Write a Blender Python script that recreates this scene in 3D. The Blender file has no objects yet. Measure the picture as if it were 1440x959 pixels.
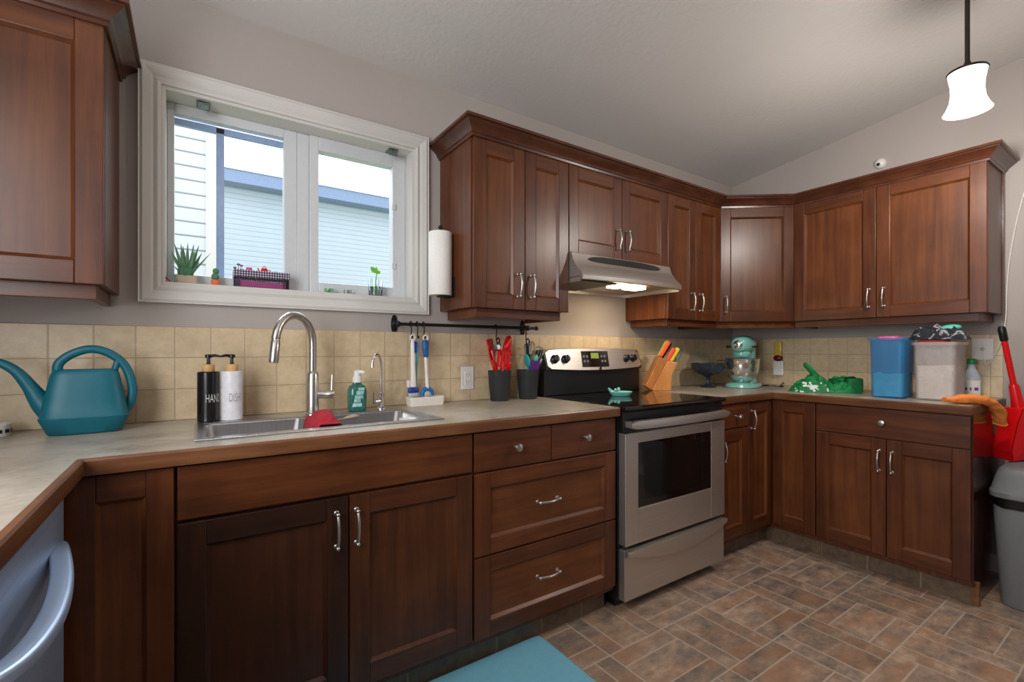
import bpy, bmesh, math, random
from mathutils import Vector, Matrix, noise, Euler
random.seed(7)
R = math.radians
PI = math.pi
scene = bpy.context.scene
COL = scene.collection

# ------------------------------------------------------------------ camera, world, light, exposure
cam_d = bpy.data.cameras.new('camera')
cam = bpy.data.objects.new('camera', cam_d); COL.objects.link(cam)
cam.location = (-.9875, -2.0733, 1.1639)
cam.rotation_euler = (PI/2, 0, -.5969)
cam_d.sensor_width = 36
cam_d.lens = 660.12/1440*36
cam_d.shift_y = 13.4/1440
cam_d.clip_start = .02
scene.camera = cam
scene.view_settings.view_transform = 'Standard'
scene.view_settings.look = 'None'
scene.view_settings.gamma = 1
scene.view_settings.use_curve_mapping = False
scene.view_settings.exposure = 0.0
w = bpy.data.worlds.new('sky'); scene.world = w; w.use_nodes = True
bg = w.node_tree.nodes['Background']
bg.inputs[0].default_value = (.90, .95, 1, 1); bg.inputs[1].default_value = 2.4

def light(name, kind, loc, power, color=(1, 1, 1), rot=(0, 0, 0), **k):
    d = bpy.data.lights.new(name, kind); d.energy = power; d.color = color
    for a, v in k.items(): setattr(d, a, v)
    o = bpy.data.objects.new(name, d); COL.objects.link(o); o.location = loc; o.rotation_euler = rot
    return o
# overcast daylight falling in through the kitchen window
light('overcast_sun', 'SUN', (0, 4, 6), 10.0, (.88, .94, 1), (R(-50), 0, R(8)), angle=R(50))
# assumed kitchen lamp just above and behind the photographer, placed by shadow directions
light('assumed_lamp_light', 'POINT', (-.85, -2.02, 2.28), 6, (1, .92, .84), shadow_soft_size=.13)
# added cool fill light on the solid left wall, over the left counter
light('left_fill_light', 'AREA', (-1.82, -1.7, 1.62), 48, (.92, .96, 1), (R(90), 0, R(-90)), shape='RECTANGLE', size=1.3, size_y=1.2)
# assumed daylight: area light added on the solid right wall behind the photographer
light('assumed_right_daylight', 'AREA', (2.50, -3.4, 1.35), 6, (.80, .89, 1), (R(90), 0, R(90)), shape='RECTANGLE', size=1.5, size_y=1.9)  # gives the glossy highlights on the cabinet doors
LP = dict(hood=2.0, pend=34)

# ------------------------------------------------------------------ materials
def lin(c):
    return tuple(((v/255)/12.92 if v/255 <= .04045 else ((v/255+.055)/1.055)**2.4) for v in c) + (1,)
class NT:
    def __init__(s, name):
        s.m = bpy.data.materials.new(name); s.m.use_nodes = True
        s.t = s.m.node_tree; s.t.nodes.clear()
        s.out = s.t.nodes.new('ShaderNodeOutputMaterial')
        s.p = s.t.nodes.new('ShaderNodeBsdfPrincipled')
        s.t.links.new(s.p.outputs[0], s.out.inputs[0])
    def n(s, typ, ins=None, **props):
        n = s.t.nodes.new('ShaderNode'+typ)
        for k, v in props.items(): setattr(n, k, v)
        for k, v in (ins or {}).items(): s.set(n.inputs[k], v)
        return n
    def set(s, sock, v):
        if isinstance(v, bpy.types.NodeSocket): s.t.links.new(v, sock)
        else: sock.default_value = v
    def math(s, op, a, b=0.0, c=0.0):
        n = s.t.nodes.new('ShaderNodeMath'); n.operation = op
        s.set(n.inputs[0], a); s.set(n.inputs[1], b); s.set(n.inputs[2], c)
        return n.outputs[0]
    def mix(s, f, a, b, blend='MIX'):
        n = s.t.nodes.new('ShaderNodeMix'); n.data_type = 'RGBA'; n.blend_type = blend
        s.set(n.inputs[0], f); s.set(n.inputs[6], a); s.set(n.inputs[7], b)
        return n.outputs[2]
    def ramp(s, f, stops):
        n = s.t.nodes.new('ShaderNodeValToRGB')
        while len(n.color_ramp.elements) < len(stops): n.color_ramp.elements.new(.5)
        for e, (p, c) in zip(n.color_ramp.elements, stops): e.position = p; e.color = c
        s.set(n.inputs[0], f); return n.outputs[0]
    def obj(s): return s.n('TexCoord').outputs['Object']
    def P(s, **k):
        for a, v in k.items(): s.set(s.p.inputs[a.replace('_', ' ')], v)
        return s.m
    def bump(s, h, strength=.2, dist=.002):
        b = s.n('Bump', {'Height': h, 'Strength': strength, 'Distance': dist})
        s.t.links.new(b.outputs[0], s.p.inputs['Normal'])

def plain(name, c, rough=.5, metal=0, var=.08, scale=40, bump=0, **k):
    """colour with a little procedural mottling"""
    t = NT(name); co = t.obj()
    nz = t.n('TexNoise', {'Vector': co, 'Scale': scale, 'Detail': 3}).outputs[0]
    a = lin(c); f = t.n('MapRange', {0: nz, 1: .3, 2: .7, 3: 1-var, 4: 1+var}).outputs[0]
    cc = t.mix(1, a, f, 'MULTIPLY')
    if bump: t.bump(nz, bump, .003)
    return t.P(Base_Color=cc, Roughness=rough, Metallic=metal, **k)

def wood(name, sc, dark, mid, light_, rough=.36):
    t = NT(name)
    co = t.n('VectorMath', {0: t.obj(), 1: t.n('VectorMath', {0: t.n('ObjectInfo').outputs['Random'], 1: (7, 13, 17)}, operation='MULTIPLY').outputs[0]}, operation='ADD').outputs[0]
    v = t.n('VectorMath', {0: co, 1: sc}, operation='MULTIPLY').outputs[0]
    n1 = t.n('TexNoise', {'Vector': v, 'Scale': 1, 'Detail': 6, 'Roughness': .6, 'Distortion': .4}).outputs[0]
    n2 = t.n('TexNoise', {'Vector': co, 'Scale': 6, 'Detail': 3}).outputs[0]
    f = t.math('ADD', t.math('MULTIPLY', n1, .65), t.math('MULTIPLY', n2, .35))
    c = t.ramp(f, [(.33, lin(dark)), (.5, lin(mid)), (.68, lin(light_))])
    tone = t.n('MapRange', {0: t.n('ObjectInfo').outputs['Random'], 3: .86, 4: 1.12}).outputs[0]
    c = t.mix(1, c, tone, 'MULTIPLY')
    t.bump(n1, .05, .001)
    return t.P(Base_Color=c, Roughness=rough, Specular_IOR_Level=.38, Coat_Weight=.12, Coat_Roughness=.25)
DK, MD, LT = (66, 31, 12), (87, 44, 19), (107, 59, 29)
WV = wood('cherry_wood_upright_grain', (34, 34, 2.2), DK, MD, LT)
WH = wood('cherry_wood_level_grain', (2.2, 34, 34), DK, MD, LT)
WD = wood('cherry_wood_moulding', (6, 6, 20), (62, 32, 20), (80, 43, 27), (98, 56, 36), .25)
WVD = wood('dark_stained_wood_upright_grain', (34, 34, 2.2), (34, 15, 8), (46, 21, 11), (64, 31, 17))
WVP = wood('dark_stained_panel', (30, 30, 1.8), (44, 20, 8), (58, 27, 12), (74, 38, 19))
WVM = wood('deep_brown_wood_upright_grain', (34, 34, 2.2), (52, 24, 10), (70, 35, 15), (88, 48, 24))
WHM = wood('deep_brown_wood_level_grain', (2.2, 34, 34), (52, 24, 10), (70, 35, 15), (88, 48, 24))
WPM = wood('deep_brown_panel', (30, 30, 1.8), (60, 28, 11), (77, 39, 16), (94, 52, 26))
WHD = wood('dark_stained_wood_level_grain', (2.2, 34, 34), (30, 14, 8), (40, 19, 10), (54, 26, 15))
WPV = wood('cherry_panel_upright_grain', (30, 30, 1.8), (77, 38, 15), (97, 52, 23), (115, 66, 33))
WPH = wood('cherry_panel_level_grain', (1.8, 30, 30), (77, 38, 15), (97, 52, 23), (115, 66, 33))
WDARK = plain('cabinet_inside_dark', (40, 24, 16), .6)
WE = wood('countertop_wood_edge', (3, 3, 40), (92, 55, 33), (112, 70, 43), (132, 88, 57), .35)
BLOCKW = wood('knife_block_wood', (14, 14, 3), (150, 92, 44), (176, 112, 58), (196, 134, 76), .4)
BAMBOO = plain('bamboo', (205, 160, 105), .5)

def paint(name, c, bump=.12, scale=160, rough=.75):
    t = NT(name); co = t.obj()
    nz = t.n('TexNoise', {'Vector': co, 'Scale': scale, 'Detail': 4}).outputs[0]
    big = t.n('TexNoise', {'Vector': co, 'Scale': 1.2, 'Detail': 2}).outputs[0]
    f = t.n('MapRange', {0: big, 1: .3, 2: .7, 3: .97, 4: 1.03}).outputs[0]
    t.bump(nz, bump, .003)
    return t.P(Base_Color=t.mix(1, lin(c), f, 'MULTIPLY'), Roughness=rough)
WALL = paint('wall_paint_warm_grey', (170, 160, 154))
CEIL = paint('ceiling_knockdown_texture', (204, 199, 195), .5, 45)
TRIM = paint('trim_white_paint', (206, 202, 196), .03, 60, .4)
VINYL = plain('white_vinyl', (206, 208, 210), .35, var=.02)

def floor_mat():
    t = NT('floor_vinyl_slate_tiles'); co = t.obj()
    sx = t.n('SeparateXYZ', {0: co})
    u = t.math('DIVIDE', t.math('SUBTRACT', sx.outputs[0], .633), .305)
    v = t.math('DIVIDE', t.math('ADD', sx.outputs[1], .802), .300)
    i = t.math('FLOOR', u); j = t.math('FLOOR', v)
    fu = t.math('SUBTRACT', u, i); fv = t.math('SUBTRACT', v, j)
    par = t.math('FLOORED_MODULO', t.math('ADD', i, j), 2)      # 0 or 1
    # cell (0,-1) holds upright strips
    sel = par
    a = t.math('ADD', t.math('MULTIPLY', fu, sel), t.math('MULTIPLY', fv, t.math('SUBTRACT', 1, sel)))
    s1 = t.math('GREATER_THAN', a, .26); s2 = t.math('GREATER_THAN', a, .74)
    k = t.math('ADD', s1, s2)
    rnd = t.n('TexWhiteNoise', {0: t.n('CombineXYZ', {0: i, 1: j, 2: k}).outputs[0]}, noise_dimensions='3D')
    def dist(x, at_): return t.math('ABSOLUTE', t.math('SUBTRACT', x, at_))
    d = t.math('MINIMUM', dist(a, .26), dist(a, .74))
    e1 = t.math('MINIMUM', fv, t.math('SUBTRACT', 1, fv))
    e2 = t.math('MINIMUM', fu, t.math('SUBTRACT', 1, fu))
    dd = t.math('MINIMUM', t.math('MINIMUM', d, e1), e2)
    grout = t.n('MapRange', {0: dd, 1: .006, 2: .014, 3: 1, 4: 0}).outputs[0]
    off = t.n('VectorMath', {0: co, 1: t.n('VectorMath', {0: rnd.outputs['Color'], 1: (9, 9, 9)}, operation='MULTIPLY').outputs[0]}, operation='ADD').outputs[0]
    st = t.n('VectorMath', {0: off, 1: (1, 1.7, 1)}, operation='MULTIPLY').outputs[0]
    n1 = t.n('TexNoise', {'Vector': st, 'Scale': 9, 'Detail': 7, 'Roughness': .68}).outputs[0]
    n2 = t.n('TexNoise', {'Vector': st, 'Scale': 4, 'Detail': 3}).outputs[0]
    c = t.ramp(n1, [(.32, lin((112, 99, 90))), (.46, lin((146, 127, 113))), (.56, lin((168, 140, 118))), (.7, lin((194, 172, 152)))])
    warm = t.n('MapRange', {0: n2, 1: .50, 2: .68, 3: 0, 4: .55}).outputs[0]
    c = t.mix(warm, c, lin((166, 120, 84)))
    tone = t.n('MapRange', {0: rnd.outputs['Value'], 3: .84, 4: 1.14}).outputs[0]
    c = t.mix(1, c, tone, 'MULTIPLY')
    c = t.mix(t.math('MULTIPLY', grout, .7), c, lin((196, 182, 166)))
    t.bump(t.math('SUBTRACT', n1, t.math('MULTIPLY', grout, .5)), .15, .002)
    return t.P(Base_Color=c, Roughness=.42)
FLOOR = floor_mat()
TOETILE = None
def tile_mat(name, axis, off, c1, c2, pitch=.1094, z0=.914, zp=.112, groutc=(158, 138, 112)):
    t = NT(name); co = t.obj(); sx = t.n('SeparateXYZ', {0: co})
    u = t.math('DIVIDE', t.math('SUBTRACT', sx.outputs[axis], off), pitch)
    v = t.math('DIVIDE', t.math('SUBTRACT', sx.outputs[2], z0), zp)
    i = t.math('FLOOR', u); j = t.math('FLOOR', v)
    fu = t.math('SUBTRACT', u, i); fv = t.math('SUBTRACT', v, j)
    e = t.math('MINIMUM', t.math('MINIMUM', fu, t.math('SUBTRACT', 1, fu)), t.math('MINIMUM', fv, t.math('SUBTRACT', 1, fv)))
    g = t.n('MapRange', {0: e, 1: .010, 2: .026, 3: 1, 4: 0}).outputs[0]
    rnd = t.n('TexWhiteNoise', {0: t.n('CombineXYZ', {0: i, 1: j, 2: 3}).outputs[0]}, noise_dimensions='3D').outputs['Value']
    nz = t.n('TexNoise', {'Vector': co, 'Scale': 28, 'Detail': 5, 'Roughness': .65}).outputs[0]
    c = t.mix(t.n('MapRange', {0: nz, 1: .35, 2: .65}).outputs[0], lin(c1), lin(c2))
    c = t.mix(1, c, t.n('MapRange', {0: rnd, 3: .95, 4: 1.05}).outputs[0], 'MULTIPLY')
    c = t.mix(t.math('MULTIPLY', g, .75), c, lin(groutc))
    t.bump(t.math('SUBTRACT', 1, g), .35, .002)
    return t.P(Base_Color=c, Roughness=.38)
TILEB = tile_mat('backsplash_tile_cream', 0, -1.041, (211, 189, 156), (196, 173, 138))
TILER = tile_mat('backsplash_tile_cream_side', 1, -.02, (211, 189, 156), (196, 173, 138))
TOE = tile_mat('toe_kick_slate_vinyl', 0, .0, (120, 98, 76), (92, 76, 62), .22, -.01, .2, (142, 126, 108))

def counter_mat():
    t = NT('laminate_counter_stone_pattern'); co = t.obj()
    w1 = t.n('TexNoise', {'Vector': co, 'Scale': 3.5, 'Detail': 8, 'Roughness': .7, 'Distortion': .8}).outputs[0]
    n2 = t.n('TexNoise', {'Vector': co, 'Scale': 55, 'Detail': 4}).outputs[0]
    c = t.ramp(w1, [(.34, lin((142, 130, 116))), (.47, lin((168, 156, 141))), (.6, lin((184, 174, 160))), (.72, lin((162, 154, 144)))])
    c = t.mix(1, c, t.n('MapRange', {0: n2, 1: .3, 2: .7, 3: .90, 4: 1.06}).outputs[0], 'MULTIPLY')
    return t.P(Base_Color=c, Roughness=.30)
LAM = counter_mat()

def brushed(name, c, rough=.3, sc=(3, 3, 300), metal=.95):
    t = NT(name); v = t.n('VectorMath', {0: t.obj(), 1: sc}, operation='MULTIPLY').outputs[0]
    nz = t.n('TexNoise', {'Vector': v, 'Scale': 1, 'Detail': 3}).outputs[0]
    f = t.n('MapRange', {0: nz, 1: .3, 2: .7, 3: .92, 4: 1.06}).outputs[0]
    return t.P(Base_Color=t.mix(1, lin(c), f, 'MULTIPLY'), Roughness=rough, Metallic=metal)
STEEL = brushed('stainless_steel_brushed', (204, 196, 188), .42)
STEELX = brushed('stainless_steel_sink', (190, 190, 192), .28, (200, 4, 4))
NICKEL = brushed('brushed_nickel', (196, 192, 186), .28, (80, 80, 80))
CHROME = brushed('chrome', (225, 225, 225), .08, (3, 3, 3))
BLUESTEEL = brushed('blue_grey_steel', (172, 190, 216), .42, (4, 4, 120), .55)
BLACK = plain('black_plastic', (18, 18, 19), .35, scale=90)
BLACKIRON = plain('black_iron', (22, 21, 21), .5, metal=.3)
BLACKGLASS = plain('black_ceramic_glass', (8, 8, 9), .06, var=.02, Coat_Weight=.5, Coat_Roughness=.03)
DKGLASS = plain('oven_window_glass', (16, 15, 15), .08)
CROCKG = plain('charcoal_plastic', (44, 45, 47), .55)
WHITEP = plain('white_plastic', (228, 224, 218), .4, var=.02)
PAPER = plain('paper_towel', (238, 234, 226), .9, var=.03, scale=120, bump=.2)
TEAL = plain('teal_plastic', (0, 96, 112), .46, var=.04)
RED = plain('red_plastic', (212, 16, 20), .3, var=.04)
REDD = plain('red_silicone', (214, 30, 26), .45, var=.05)
MINT = plain('mint_enamel', (128, 196, 184), .18, var=.03, Coat_Weight=.5)
MINTP = plain('mint_plastic', (92, 190, 170), .45)
TEALS = plain('teal_silicone', (40, 160, 160), .5)
PURPLE = plain('purple_silicone', (96, 40, 130), .5)
GREYS = plain('grey_silicone', (178, 182, 178), .5)
ORANGE = plain('orange_plastic', (238, 98, 40), .4)
YELLOW = plain('yellow_plastic', (222, 204, 40), .4)
BLUEH = plain('blue_grip', (24, 84, 150), .45)
NAVY = plain('dark_blue_plastic', (26, 50, 130), .45)
SKYB = plain('pale_blue_print', (128, 166, 206), .5, var=.25, scale=160)
MATC = plain('teal_foam_mat', (122, 186, 208), .75, var=.03)
GREYP = plain('grey_bin_plastic', (112, 113, 113), .5, var=.05)
BAGBLK = plain('black_bin_bag', (14, 14, 14), .3)
ORCLOTH = plain('orange_cloth', (236, 136, 60), .85, var=.12, scale=60, bump=.4)
REDCLOTH = plain('crimson_cloth', (158, 10, 30), .9, var=.2, scale=70, bump=.5)
PINK = plain('pink_plastic', (230, 84, 150), .5)
TERRA = plain('stone_pot', (190, 170, 148), .8)
ALOE = plain('aloe_green', (98, 138, 106), .5, var=.2)
LEAF = plain('bright_leaf', (120, 190, 50), .5, var=.15)
CACT = plain('cactus_green', (70, 120, 84), .6, var=.2, scale=90)
COTTON = plain('white_print', (225, 225, 222), .7)
def glass(name, c, rough=.02, ior=1.45, alpha=1):
    t = NT(name); nz = t.n('TexNoise', {'Vector': t.obj(), 'Scale': 8}).outputs[0]
    r = t.n('MapRange', {0: nz, 3: rough, 4: rough+.02}).outputs[0]
    return t.P(Base_Color=lin(c), Roughness=r, Transmission_Weight=1, IOR=ior)
GLASS = glass('clear_glass', (244, 250, 248))
DARKGL = plain('smoky_blue_glass', (58, 66, 84), .08, var=.3, scale=30, Transmission_Weight=.45)
def pane_mat():
    t = NT('window_pane'); nz = t.n('TexNoise', {'Vector': t.obj(), 'Scale': 3}).outputs[0]
    tr = t.n('BsdfTransparent', {0: (.97, .985, 1, 1)}); gl = t.n('BsdfGlossy', {0: (1, 1, 1, 1), 1: t.n('MapRange', {0: nz, 3: .22, 4: .28}).outputs[0]})
    mx = t.n('MixShader', {0: .02}); t.t.links.new(tr.outputs[0], mx.inputs[1]); t.t.links.new(gl.outputs[0], mx.inputs[2])
    t.t.links.new(mx.outputs[0], t.out.inputs[0]); return t.m
PANE = pane_mat()
def translucent(name, c, alpha, rough=.35):
    m = plain(name, c, rough, var=.05, scale=15, Alpha=alpha); return m
BLUEBIN = translucent('translucent_blue_plastic', (8, 128, 190), .36)
CLEARBIN = translucent('translucent_frosted_plastic', (206, 198, 194), .36)
BOTTLECL = translucent('clear_bottle_plastic', (205, 215, 228), .5, .15)
def emis(name, c, s):
    t = NT(name); nz = t.n('TexNoise', {'Vector': t.obj(), 'Scale': 12}).outputs[0]
    st = t.n('MapRange', {0: nz, 3: s*.92, 4: s*1.08}).outputs[0]
    return t.P(Base_Color=lin(c), Emission_Color=lin(c), Emission_Strength=st, Roughness=.4)

# ------------------------------------------------------------------ mesh helpers
class MB:
    def __init__(s): s.v = []; s.f = []; s.m = []
    def add(s, vs, fs, m=0):
        b = len(s.v); s.v += [tuple(p) for p in vs]
        s.f += [tuple(b+i for i in f) for f in fs]; s.m += [m]*len(fs); return s
    def box(s, x0, x1, y0, y1, z0, z1, m=0):
        x0, x1 = min(x0, x1), max(x0, x1); y0, y1 = min(y0, y1), max(y0, y1); z0, z1 = min(z0, z1), max(z0, z1)
        return s.add([(x0,y0,z0),(x1,y0,z0),(x1,y1,z0),(x0,y1,z0),(x0,y0,z1),(x1,y0,z1),(x1,y1,z1),(x0,y1,z1)],
              [(0,3,2,1),(4,5,6,7),(0,1,5,4),(1,2,6,5),(2,3,7,6),(3,0,4,7)], m)
    def loft(s, rings, m=0, cap=True, closed=True, loop=False):
        n = len(rings[0]); vs = [p for r in rings for p in r]; fs = []
        k = len(rings)
        for i in range(k if loop else k-1):
            a, b = i*n, ((i+1) % k)*n
            for j in range(n if closed else n-1):
                fs.append((a+j, a+(j+1) % n, b+(j+1) % n, b+j))
        if cap and closed and not loop:
            fs.append(tuple(reversed(range(n)))); fs.append(tuple((k-1)*n+j for j in range(n)))
        return s.add(vs, fs, m)
    def lathe(s, prof, c=(0, 0, 0), seg=28, m=0, cap=True):
        return s.loft([[(c[0]+r*math.cos(2*PI*j/seg), c[1]+r*math.sin(2*PI*j/seg), c[2]+z) for j in range(seg)] for r, z in prof], m, cap)
    def tube(s, pts, rad, seg=12, m=0, cap=True, flat=None, loop=False):
        """sweep a circle (or an ellipse, flat=(a,b) with b along up) along a path"""
        pts = [Vector(p) for p in pts]; k = len(pts); rs = rad if isinstance(rad, (list, tuple)) else [rad]*k
        rings = []; up = None
        for i, p in enumerate(pts):
            if loop: d = pts[(i+1) % k]-pts[i-1]
            else: d = pts[min(i+1, k-1)]-pts[max(i-1, 0)]
            d.normalize()
            if up is None:
                up = Vector((0, 0, 1)) if abs(d.z) < .9 else Vector((0, 1, 0))
            up = (up-d*up.dot(d)).normalized(); sd = d.cross(up)
            a, b = (flat if flat else (1, 1))
            rings.append([p+(sd*math.cos(2*PI*j/seg)*a+up*math.sin(2*PI*j/seg)*b)*rs[i] for j in range(seg)])
        return s.loft(rings, m, cap, loop=loop)
    def ball(s, c, r, m=0, seg=16, rows=10):
        rx, ry, rz = r if isinstance(r, (tuple, list)) else (r, r, r)
        return s.loft([[(c[0]+rx*math.sin(PI*i/rows)*math.cos(2*PI*j/seg), c[1]+ry*math.sin(PI*i/rows)*math.sin(2*PI*j/seg), c[2]-rz*math.cos(PI*i/rows)) for j in range(seg)] for i in ([.08]+list(range(1, rows))+[rows-.08])], m)
    def prism(s, poly, axis, a0, a1, m=0):
        """extrude a polygon; axis 'x','y','z' names the extrusion axis, poly gives the two others in order"""
        def P(q, a): return {'x': (a, q[0], q[1]), 'y': (q[0], a, q[1]), 'z': (q[0], q[1], a)}[axis]
        return s.loft([[P(q, a0) for q in poly], [P(q, a1) for q in poly]], m)
    def sweep(s, path, prof, m=0):
        """mitred sweep of profile (out, z) along an open xy polyline, outward = right of travel"""
        pts = [Vector(p) for p in path]; k = len(pts); rings = []
        nr = [Vector((b.y-a.y, -(b.x-a.x))).normalized() for a, b in zip(pts, pts[1:])]
        for i, p in enumerate(pts):
            if i == 0: o = nr[0]
            elif i == k-1: o = nr[-1]
            else:
                o = (nr[i-1]+nr[i]).normalized(); o = o/max(.3, o.dot(nr[i]))
            rings.append([(p.x+o.x*q, p.y+o.y*q, z) for q, z in prof])
        return s.loft(rings, m)
def xf(mb, mat):
    mb.v = [tuple(mat @ Vector(v)) for v in mb.v]; return mb
def sup(cx, cy, z, a, b, n=4, seg=32):
    r = []
    for j in range(seg):
        t = 2*PI*j/seg; c_, s_ = math.cos(t), math.sin(t)
        r.append((cx+a*math.copysign(abs(c_)**(2/n), c_), cy+b*math.copysign(abs(s_)**(2/n), s_), z))
    return r
OFF = {}
def link(name, mb, mats, parent=None, smooth=False, bevel=0, off=None, fix=True):
    me = bpy.data.meshes.new(name)
    o_ = off if off is not None else (OFF.get(parent.name, Vector((0, 0, 0))) if parent else Vector((0, 0, 0)))
    me.from_pydata([tuple(Vector(v)-o_) for v in mb.v], [], mb.f)
    for m in (mats if isinstance(mats, (list, tuple)) else [mats]): me.materials.append(m)
    for p, mi in zip(me.polygons, mb.m): p.material_index = mi
    if fix:
        bm = bmesh.new(); bm.from_mesh(me); bmesh.ops.recalc_face_normals(bm, faces=bm.faces); bm.to_mesh(me); bm.free()
    if smooth:
        me.polygons.foreach_set('use_smooth', [True]*len(me.polygons))
        me.set_sharp_from_angle(angle=R(smooth if smooth is not True else 40))
    o = bpy.data.objects.new(name, me); COL.objects.link(o)
    if parent: o.parent = parent
    OFF[o.name] = o_
    if bevel:
        b = o.modifiers.new('bevel', 'BEVEL'); b.width = bevel; b.segments = 2; b.limit_method = 'ANGLE'; b.angle_limit = R(35)
    return o
def tag(o, label, cat, group=None):
    o['label'] = label; o['category'] = cat
    if group: o['group'] = group
    return o
def thing(name, label, cat, loc=(0, 0, 0), rot=(0, 0, 0), group=None, world=True):
    """an Empty at the thing's base; with world=True its parts' meshes are given in world coordinates"""
    o = bpy.data.objects.new(name, None); COL.objects.link(o); o.empty_display_size = .05
    o.location = loc; o.rotation_euler = rot
    OFF[o.name] = Vector(loc) if world else Vector((0, 0, 0))
    return tag(o, label, cat, group)
def solo(name, mb, mats, label, cat, loc, group=None, **k):
    o = link(name, mb, mats, None, off=Vector(loc), **k); o.location = loc
    return tag(o, label, cat, group)
def solo_local(name, mb, mats, label, cat, loc, rot=(0, 0, 0), **k):
    o = link(name, mb, mats, None, off=Vector((0, 0, 0)), **k); o.location = loc; o.rotation_euler = rot
    return tag(o, label, cat)
def struct(name, mb, mats, parent=None, **k):
    o = link(name, mb, mats, parent, **k)
    if not parent: o['kind'] = 'structure'
    return o
def copy_tree(o, parent=None):
    c = o.copy(); COL.objects.link(c); OFF[c.name] = OFF.get(o.name, Vector((0, 0, 0)))
    if parent: c.parent = parent
    for ch in list(o.children): copy_tree(ch, c)
    return c

# ------------------------------------------------------------------ room shell
XR = 2.509; XL = -1.84; YF = -6.0
WX0, WX1, WZ0, WZ1 = -1.08, -.13, 1.397, 2.105          # window opening
zc = lambda y: 2.44-.1377*y
struct('floor', MB().box(XL-.15, XR+.15, YF-.15, .15, -.05, 0), FLOOR)
b = MB()
for x0, x1, z0, z1 in ((XL-.15, WX0, 0, 2.44), (WX1, XR+.15, 0, 2.44), (WX0, WX1, 0, WZ0), (WX0, WX1, WZ1, 2.44)):
    b.box(x0, x1, 0, .15, z0, z1)
struct('wall_back', b, WALL)
struct('wall_right', MB().prism([(YF, 0), (0, 0), (0, zc(0)), (YF, zc(YF))], 'x', XR, XR+.15), WALL)
struct('wall_left', MB().prism([(YF, 0), (0, 0), (0, zc(0)), (YF, zc(YF))], 'x', XL-.15, XL), WALL)
struct('wall_front', MB().box(XL, XR, YF-.15, YF, 0, zc(YF)), WALL)
struct('ceiling', MB().prism([(YF-.15, zc(YF-.15)), (.15, zc(.15)), (.15, zc(.15)+.12), (YF-.15, zc(YF-.15)+.12)], 'x', XL-.15, XR+.15), CEIL)
struct('trim_1', MB().box(XL, XR, -.008, 0, .914, 1.25), TILEB, bevel=.002)           # tiled splashback, window wall
struct('trim_2', MB().box(XR-.008, XR, -1.489, -.008, .914, 1.25), TILER, bevel=.002)  # tiled splashback, right wall
struct('baseboard_right', MB().box(XR-.012, XR, -2.555, -1.51, 0, .09), TRIM, bevel=.003)

# window
W1 = bpy.data.objects.new('window_1', None); COL.objects.link(W1); W1['kind'] = 'structure'
OFF['window_1'] = Vector((0, 0, 0))
cw = .064
# casing: mitred picture-frame with a stepped profile
prof = [(0, .0), (0, -.012), (.010, -.016), (.022, -.012), (.030, -.016), (.052, -.022), (.060, -.018), (cw, -.020), (cw, 0)]
rings = []
for (cx_, cz_, sx_, sz_) in ((WX0, WZ0, -1, -1), (WX1, WZ0, 1, -1), (WX1, WZ1, 1, 1), (WX0, WZ1, -1, 1)):
    rings.append([(cx_+sx_*q, y, cz_+sz_*q) for q, y in prof])
struct('casing', MB().loft(rings, loop=True, cap=False), TRIM, W1)
b = MB(); j = .012
b.box(WX0, WX0+j, -.002, .15, WZ0, WZ1); b.box(WX1-j, WX1, -.002, .15, WZ0, WZ1)
b.box(WX0+j, WX1-j, -.002, .15, WZ0, WZ0+j); b.box(WX0+j, WX1-j, -.002, .15, WZ1-j, WZ1)
struct('jamb', b, TRIM, W1)
def frame_rect(b, x0, x1, z0, z1, X0, X1, Z0, Z1, y0, y1):
    b.box(X0, x0, y0, y1, Z0, Z1); b.box(x1, X1, y0, y1, Z0, Z1); b.box(x0, x1, y0, y1, Z0, z0); b.box(x0, x1, y0, y1, z1, Z1)
L0, L1, LZ0, LZ1 = -1.045, -.672, 1.452, 2.056
Q0, Q1, QZ0, QZ1 = -.536, -.205, 1.462, 2.034
b = MB(); frame_rect(b, L0, L1, LZ0, LZ1, WX0+j, -.622, WZ0+j, WZ1-j, .092, .135)
struct('sash', b, VINYL, W1, bevel=.003)
b = MB(); frame_rect(b, Q0, Q1, QZ0, QZ1, -.572, WX1-j, WZ0+j, WZ1-j, .084, .135)
struct('sash', b, VINYL, W1, bevel=.003)
struct('mullion', MB().box(-.622, -.572, .094, .14, WZ0+j, WZ1-j), VINYL, W1, bevel=.003)
struct('pane', MB().box(L0, L1, .112, .116, LZ0, LZ1), PANE, W1)
struct('pane', MB().box(Q0, Q1, .112, .116, QZ0, QZ1), PANE, W1)
SCR = plain('screen_frame_blue_grey', (150, 172, 206), .4)
b = MB(); b.box(-.911, -.884, .128, .145, LZ0, LZ1-.008); b.box(L0, L1, .128, .145, LZ1-.028, LZ1-.004)
struct('screen_frame', b, SCR, W1)
LATCH = plain('latch_zinc', (112, 124, 122), .4, .6, var=.4, scale=120)
for x in (-.955, -.222):
    b = MB(); b.box(x-.022, x+.022, .020, .078, WZ1-j-.004, WZ1-j); b.box(x-.018, x+.018, .020, .028, WZ1-j-.030, WZ1-j); b.tube([(x-.012, .05, WZ1-j-.012), (x+.012, .05, WZ1-j-.012)], .006)
    struct('latch_bracket', b, LATCH, W1, bevel=.001)
for z in (1.55, 1.83):
    struct('sash_clip', MB().box(Q1-.006, Q1+.012, .075, .085, z, z+.026), VINYL, W1, bevel=.002)

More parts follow.
